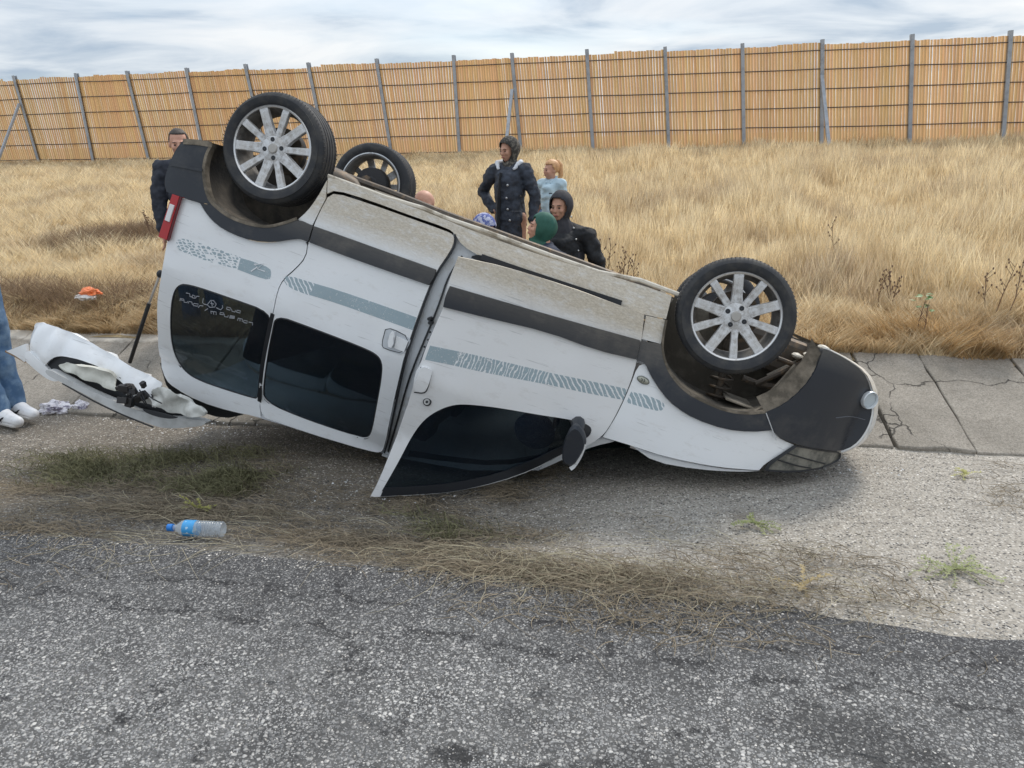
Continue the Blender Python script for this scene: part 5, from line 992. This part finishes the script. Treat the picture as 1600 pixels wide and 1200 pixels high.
# matted darker brush patches at left
n = 15000; cl = [(at_y(px, py, Yc)[0], Yc, r_) for px, py, Yc, r_ in ((60, 452, 6.7, .5), (215, 445, 6.7, .55), (20, 470, 6.5, .5), (160, 335, 9.5, .45), (205, 330, 9.8, .35), (120, 350, 9.0, .5))]
ix = NR.integers(0, len(cl), n); A = np.array(cl); X = A[ix, 0]+NR.normal(0, 1, n)*A[ix, 2]*.8; Y = A[ix, 1]+NR.normal(0, 1, n)*A[ix, 2]*.4; Y = np.maximum(Y, 6.03)
blades('dark_brush', X, Y, NR.uniform(.08, .34, n), .005, .7*NR.uniform(.3, 1.3, n), .6*NR.uniform(0, 1, n), np.array([.28, .20, .13])*NR.uniform(.5, 1.5, n)[:, None], M_grass)
# weeds matted on the shoulder: long thin curved stems lying flat
def stems(name, n, centres, L0, col, wd=.0028, up=.02):
    sub = []
    for c in centres:
        for _ in range(9): sub.append((c[0]+NR.normal(0, c[2]*1.15), c[1]+NR.normal(0, c[3]*2.0), c[2]*NR.uniform(.25, .9), c[3]*NR.uniform(.35, 1.0), c[4]*NR.uniform(.1, 1.6)))
    A = np.array(sub); ix = NR.choice(len(A), n, p=A[:, 4]/A[:, 4].sum()); X = A[ix, 0]+NR.normal(0, 1, n)*A[ix, 2]; Y = A[ix, 1]+NR.normal(0, 1, n)*A[ix, 3]
    ang = NR.normal(0.0, 1.35, n)+np.where(NR.uniform(0, 1, n) < .5, 0, np.pi); cur = NR.normal(0, 1.6, n); L_ = L0*NR.uniform(.3, 1.25, n); K = 6; V = np.zeros((n, K, 2, 3), np.float32); x, y = X.copy(), Y.copy(); h = np.abs(NR.normal(0, up, n))
    for k in range(K):
        u = k/(K-1); a_ = ang+cur*u; z = gz(x, y)+.002+h*np.sin(np.pi*min(u*1.1, 1))*1.0+h*.3*u
        wv = wd*(1-.6*u); px_, py_ = -np.sin(a_)*wv/2, np.cos(a_)*wv/2; V[:, k, 0] = np.stack([x+px_, y+py_, z], 1); V[:, k, 1] = np.stack([x-px_, y-py_, z+wv*.6], 1)
        x = x+np.cos(a_)*L_/(K-1); y = y+np.sin(a_)*L_/(K-1)*.8
    b_ = (np.arange(n)*K*2)[:, None]; Fa = np.concatenate([b_+np.array([[2*k, 2*k+2, 2*k+3, 2*k+1]]) for k in range(K-1)], 0); cc = np.repeat((np.array(col)*NR.uniform(.5, 1.5, n)[:, None])[:, None, :], K*2, 1)
    return npmesh(name, V.reshape(-1, 3), Fa, M_weed, col=cc.reshape(-1, 3), kind='stuff')
def cen(px, py, sx, sy, w_): q = on_ground(px, py); return (q[0], q[1], sx, sy, w_)
stems('dead_weeds', 12000, [cen(60, 740, .5, .12, 2.5), cen(250, 770, .5, .12, 2.5), cen(430, 790, .35, .12, 2), cen(40, 830, .4, .08, 1.5), cen(120, 790, .45, .13, 3), cen(330, 805, .30, .08, 2), cen(640, 830, .30, .10, 3), cen(860, 860, .42, .13, 4), cen(1020, 895, .35, .08, 2), cen(760, 890, .3, .06, 2), cen(850, 770, .10, .10, 1.2), cen(700, 790, .16, .08, 1.2), cen(1250, 920, .3, .07, .6), cen(1580, 760, .2, .1, .4), cen(480, 740, .3, .12, .9)], .17, (.23, .19, .135), .0030, .013)
stems('pale_weed_stems', 1300, [cen(900, 910, .45, .08, 4), cen(700, 860, .4, .12, 3), cen(300, 820, .5, .1, 2), cen(1150, 880, .35, .10, 1.2), cen(150, 760, .5, .15, 1)], .34, (.38, .34, .24), .0019, .02)
stems('green_weeds', 5500, [cen(280, 735, .28, .10, 5), cen(390, 745, .16, .06, 2), cen(150, 740, .25, .08, 1.5), cen(720, 830, .12, .04, .5)], .15, (.16, .155, .085), .0034, .028)
# small upright weeds: things of their own
def green_weed(px, py, R_, n, label, col, cat='weed', hgt=.05):
    q = on_ground(px, py); V = []; Fa = []; bm = bmesh.new()
    for i in range(n):
        a_ = rnd.uniform(0, 6.28); L_ = R_*rnd.uniform(.5, 1); c = Vector((0, 0, .003)); prev = c; d = Vector((math.cos(a_), math.sin(a_)*.7, rnd.uniform(.1, .5)*hgt/.05)).normalized()
        for k in range(7):
            nx = prev+d*L_/7; d = (d+Vector((rnd.uniform(-.25, .25), rnd.uniform(-.25, .25), -.10))).normalized(); nx.z = max(nx.z, .003)
            s_ = d.cross(Vector((0, 0, 1))).normalized(); w_ = .0012; f4 = [bm.verts.new(prev-s_*w_), bm.verts.new(nx-s_*w_), bm.verts.new(nx+s_*w_), bm.verts.new(prev+s_*w_)]; bm.faces.new(f4)
            for sg in (-1, 1):
                for _ in range(2):
                    lp = prev.lerp(nx, rnd.random()); ld = (s_*sg+d*rnd.uniform(.2, 1)+Vector((0, 0, rnd.uniform(0, .6)))).normalized(); ls = ld.cross(Vector((0, 0, 1))).normalized(); ll = rnd.uniform(.008, .016); lw = ll*.28
                    bm.faces.new([bm.verts.new(lp), bm.verts.new(lp+ld*ll*.5-ls*lw), bm.verts.new(lp+ld*ll), bm.verts.new(lp+ld*ll*.5+ls*lw)])
            prev = nx
    me = bpy.data.meshes.new('green_weed'); bm.to_mesh(me); bm.free(); o = link('green_weed', me, col); o.location = q; tag(o, label, cat, 'small green weeds on the shoulder'); return o
G1 = simple('weed_green', (.15, .19, .06), .6, noise=(60, (.24, .26, .09), .4, .6)); G2 = simple('weed_yellow', (.30, .29, .07), .6)
green_weed(1178, 818, .14, 12, 'low green weed on the pale gravel below the front of the van', G1)
green_weed(1490, 890, .22, 22, 'largest green weed spreading on the gravel at lower right', G1)
green_weed(310, 798, .14, 12, 'yellow green weed just above the water bottle', G2, hgt=.09)
green_weed(1255, 915, .14, 7, 'sparse orange weed at the asphalt edge right of centre', simple('weed_orange', (.34, .26, .12), .7))
green_weed(1510, 742, .12, 7, 'thin green sprig beside the foot of the concrete slabs', G2)
# tall dry stalks and one leafy plant in the field
def stalk(px, py, Y, h_, n, label, leafy=False, name='dry_stalk', spread=.12):
    p = at_y(px, py, Y); g_ = float(gz(p[0], Y)); bm = bmesh.new()
    for i in range(n):
        b0 = Vector((rnd.uniform(-spread, spread)*.4, rnd.uniform(-.05, .05), 0)); tp = Vector((b0.x+rnd.uniform(-spread, spread), rnd.uniform(-.1, .1), h_*rnd.uniform(.65, 1))); mid = lerp(b0, tp, .5)+Vector((rnd.uniform(-.03, .03), 0, 0)); tube(bm, [b0, mid, tp], [.005, .004, .0015], 5)
        for q in range(9):
            s_ = lerp(mid, tp, q/9); d = Vector((rnd.uniform(-1, 1), rnd.uniform(-.5, .5), 1.1)).normalized()*h_*.12; tube(bm, [s_, s_+d], [.0025, .001], 4)
            if not leafy: ell(bm, s_+d, (.007, .007, .010), None, 5, 4)
    o = bm_obj(name, bm, simple('brown_stalk', (.16, .10, .065), .8), None); o.location = (p[0], Y, g_); tag(o, label, 'plant')
    if leafy:
        for q in range(13):
            bm = bmesh.new(); c = Vector((rnd.uniform(-.06, .06)+.0, rnd.uniform(-.04, .04), h_*rnd.uniform(.72, 1.03))); L_ = rnd.uniform(.045, .075); a_ = rnd.uniform(0, 6.28); d = Vector((math.cos(a_), math.sin(a_), rnd.uniform(-.3, .4))); s_ = d.cross(Vector((0, 0, 1))).normalized()
            pts = [c, c+d*L_*.4+s_*L_*.35, c+d*L_*.8+s_*L_*.22, c+d*L_*1.1, c+d*L_*.8-s_*L_*.22, c+d*L_*.4-s_*L_*.35]; m0 = c+d*L_*.5+Vector((0, 0, .008)); vs = [bm.verts.new(x) for x in pts]; vm = bm.verts.new(m0)
            for i in range(6): bm.faces.new((vs[i], vs[(i+1) % 6], vm))
            bm_obj('leaf', bm, simple('leaf_green', (.09, .16, .03), .5), o)
    return o
stalk(940, 395, 7.0, .62, 7, 'clump of tall brown seeded stalks right of the crouching woman', spread=.10)
stalk(975, 400, 7.1, .55, 4, 'shorter seeded stalks between the crouching woman and the front wheel', spread=.10)
stalk(1438, 510, 6.25, .38, 2, 'bare stem topped with green leaves at the edge of the field', True, 'leafy_plant', .03)
stalk(1560, 470, 6.5, .62, 3, 'thin bare branching stalks at the right edge of the field')
stalk(1310, 380, 7.9, .62, 1, 'single tall dark stalk above the nose of the van', spread=.06)
stalk(1385, 470, 6.9, .4, 4, 'purple brown stalks left of the leafy plant'); stalk(225, 300, 9.5, .45, 4, 'brown twiggy stalks in the field left of the van tail')
# ------------------------------------------------------------------ loose chippings
def pebbles(name, n, y0, y1, s0, s1, cols, prot=.35):
    Y = NR.uniform(y0, y1, n); X = NR.uniform(-.95*Y-.9, .62*Y+.9); S = np.exp(NR.uniform(np.log(s0), np.log(s1), n)); Z = gz(X, Y)+np.where(Y > 2.6, -.012, 0); off = np.array([[1, 0, 0], [-1, 0, 0], [0, 1, 0], [0, -1, 0], [0, 0, 1], [0, 0, -.3]], float)
    V = np.repeat(off[None], n, 0)*NR.uniform(.55, 1.15, (n, 6, 1)); a_ = NR.uniform(0, 6.28, n); ca, sa = np.cos(a_)[:, None], np.sin(a_)[:, None]; x = V[:, :, 0]*ca-V[:, :, 1]*sa*.75; y = V[:, :, 0]*sa+V[:, :, 1]*ca*.75
    P_ = np.stack([x, y, V[:, :, 2]*prot+NR.normal(0, .08, (n, 6))], -1)*S[:, None, None]/2+np.stack([X, Y, Z], 1)[:, None]
    f8 = np.array([[0, 2, 4], [2, 1, 4], [1, 3, 4], [3, 0, 4]]); Fa = ((np.arange(n)*6)[:, None, None]+f8[None]).reshape(-1, 3); cs = np.array(cols)[NR.integers(0, len(cols), n)]*NR.uniform(.7, 1.2, n)[:, None]; cs = cs*(1-.5*np.clip((-.3-X)/1.0, 0, 1)*(Y > 2.6))[:, None]
    return npmesh(name, P_.reshape(-1, 3), Fa, M_stone, col=np.repeat(cs, 6, 0), kind='stuff')
pebbles('road_chippings', 34000, .75, 2.62, .004, .012, [(.34, .34, .335), (.24, .24, .24), (.52, .50, .47), (.12, .12, .12), (.36, .34, .31), (.32, .32, .32)], .45)
pebbles('shoulder_gravel', 36000, 2.5, 4.85, .004, .014, [(.52, .50, .46), (.38, .36, .33), (.66, .63, .58), (.12, .12, .12), (.30, .28, .25)], .6)

# broken glass and plastic bits by the tailgate and under the nose
V = []; Fa = []; cs = []
for (px, py, sp, n_) in ((330, 668, .35, 160), (1330, 735, .25, 70), (600, 775, .3, 60)):
    q0 = on_ground(px, py)
    for _ in range(n_):
        x, y = q0[0]+rnd.gauss(0, sp), q0[1]+rnd.gauss(0, sp*.35); z = float(gz(x, y))+.002; L_ = rnd.uniform(.003, .011); a_ = rnd.uniform(0, 6.28); b0 = len(V); h_ = rnd.uniform(.001, .006)
        for q in range(3): V.append((x+L_*math.cos(a_+q*2.1), y+L_*math.sin(a_+q*2.1), z+(h_ if q == 0 else 0)))
        V.append((x, y, z+h_*1.4)); Fa += [(b0, b0+1, b0+3), (b0+1, b0+2, b0+3), (b0+2, b0, b0+3)]; c_ = rnd.choice([(.75, .77, .78), (.6, .62, .64), (.05, .05, .06), (.8, .8, .8)]); cs += [c_]*4
npmesh('broken_fragments', V, Fa, M_stone, col=np.array(cs), kind='stuff')
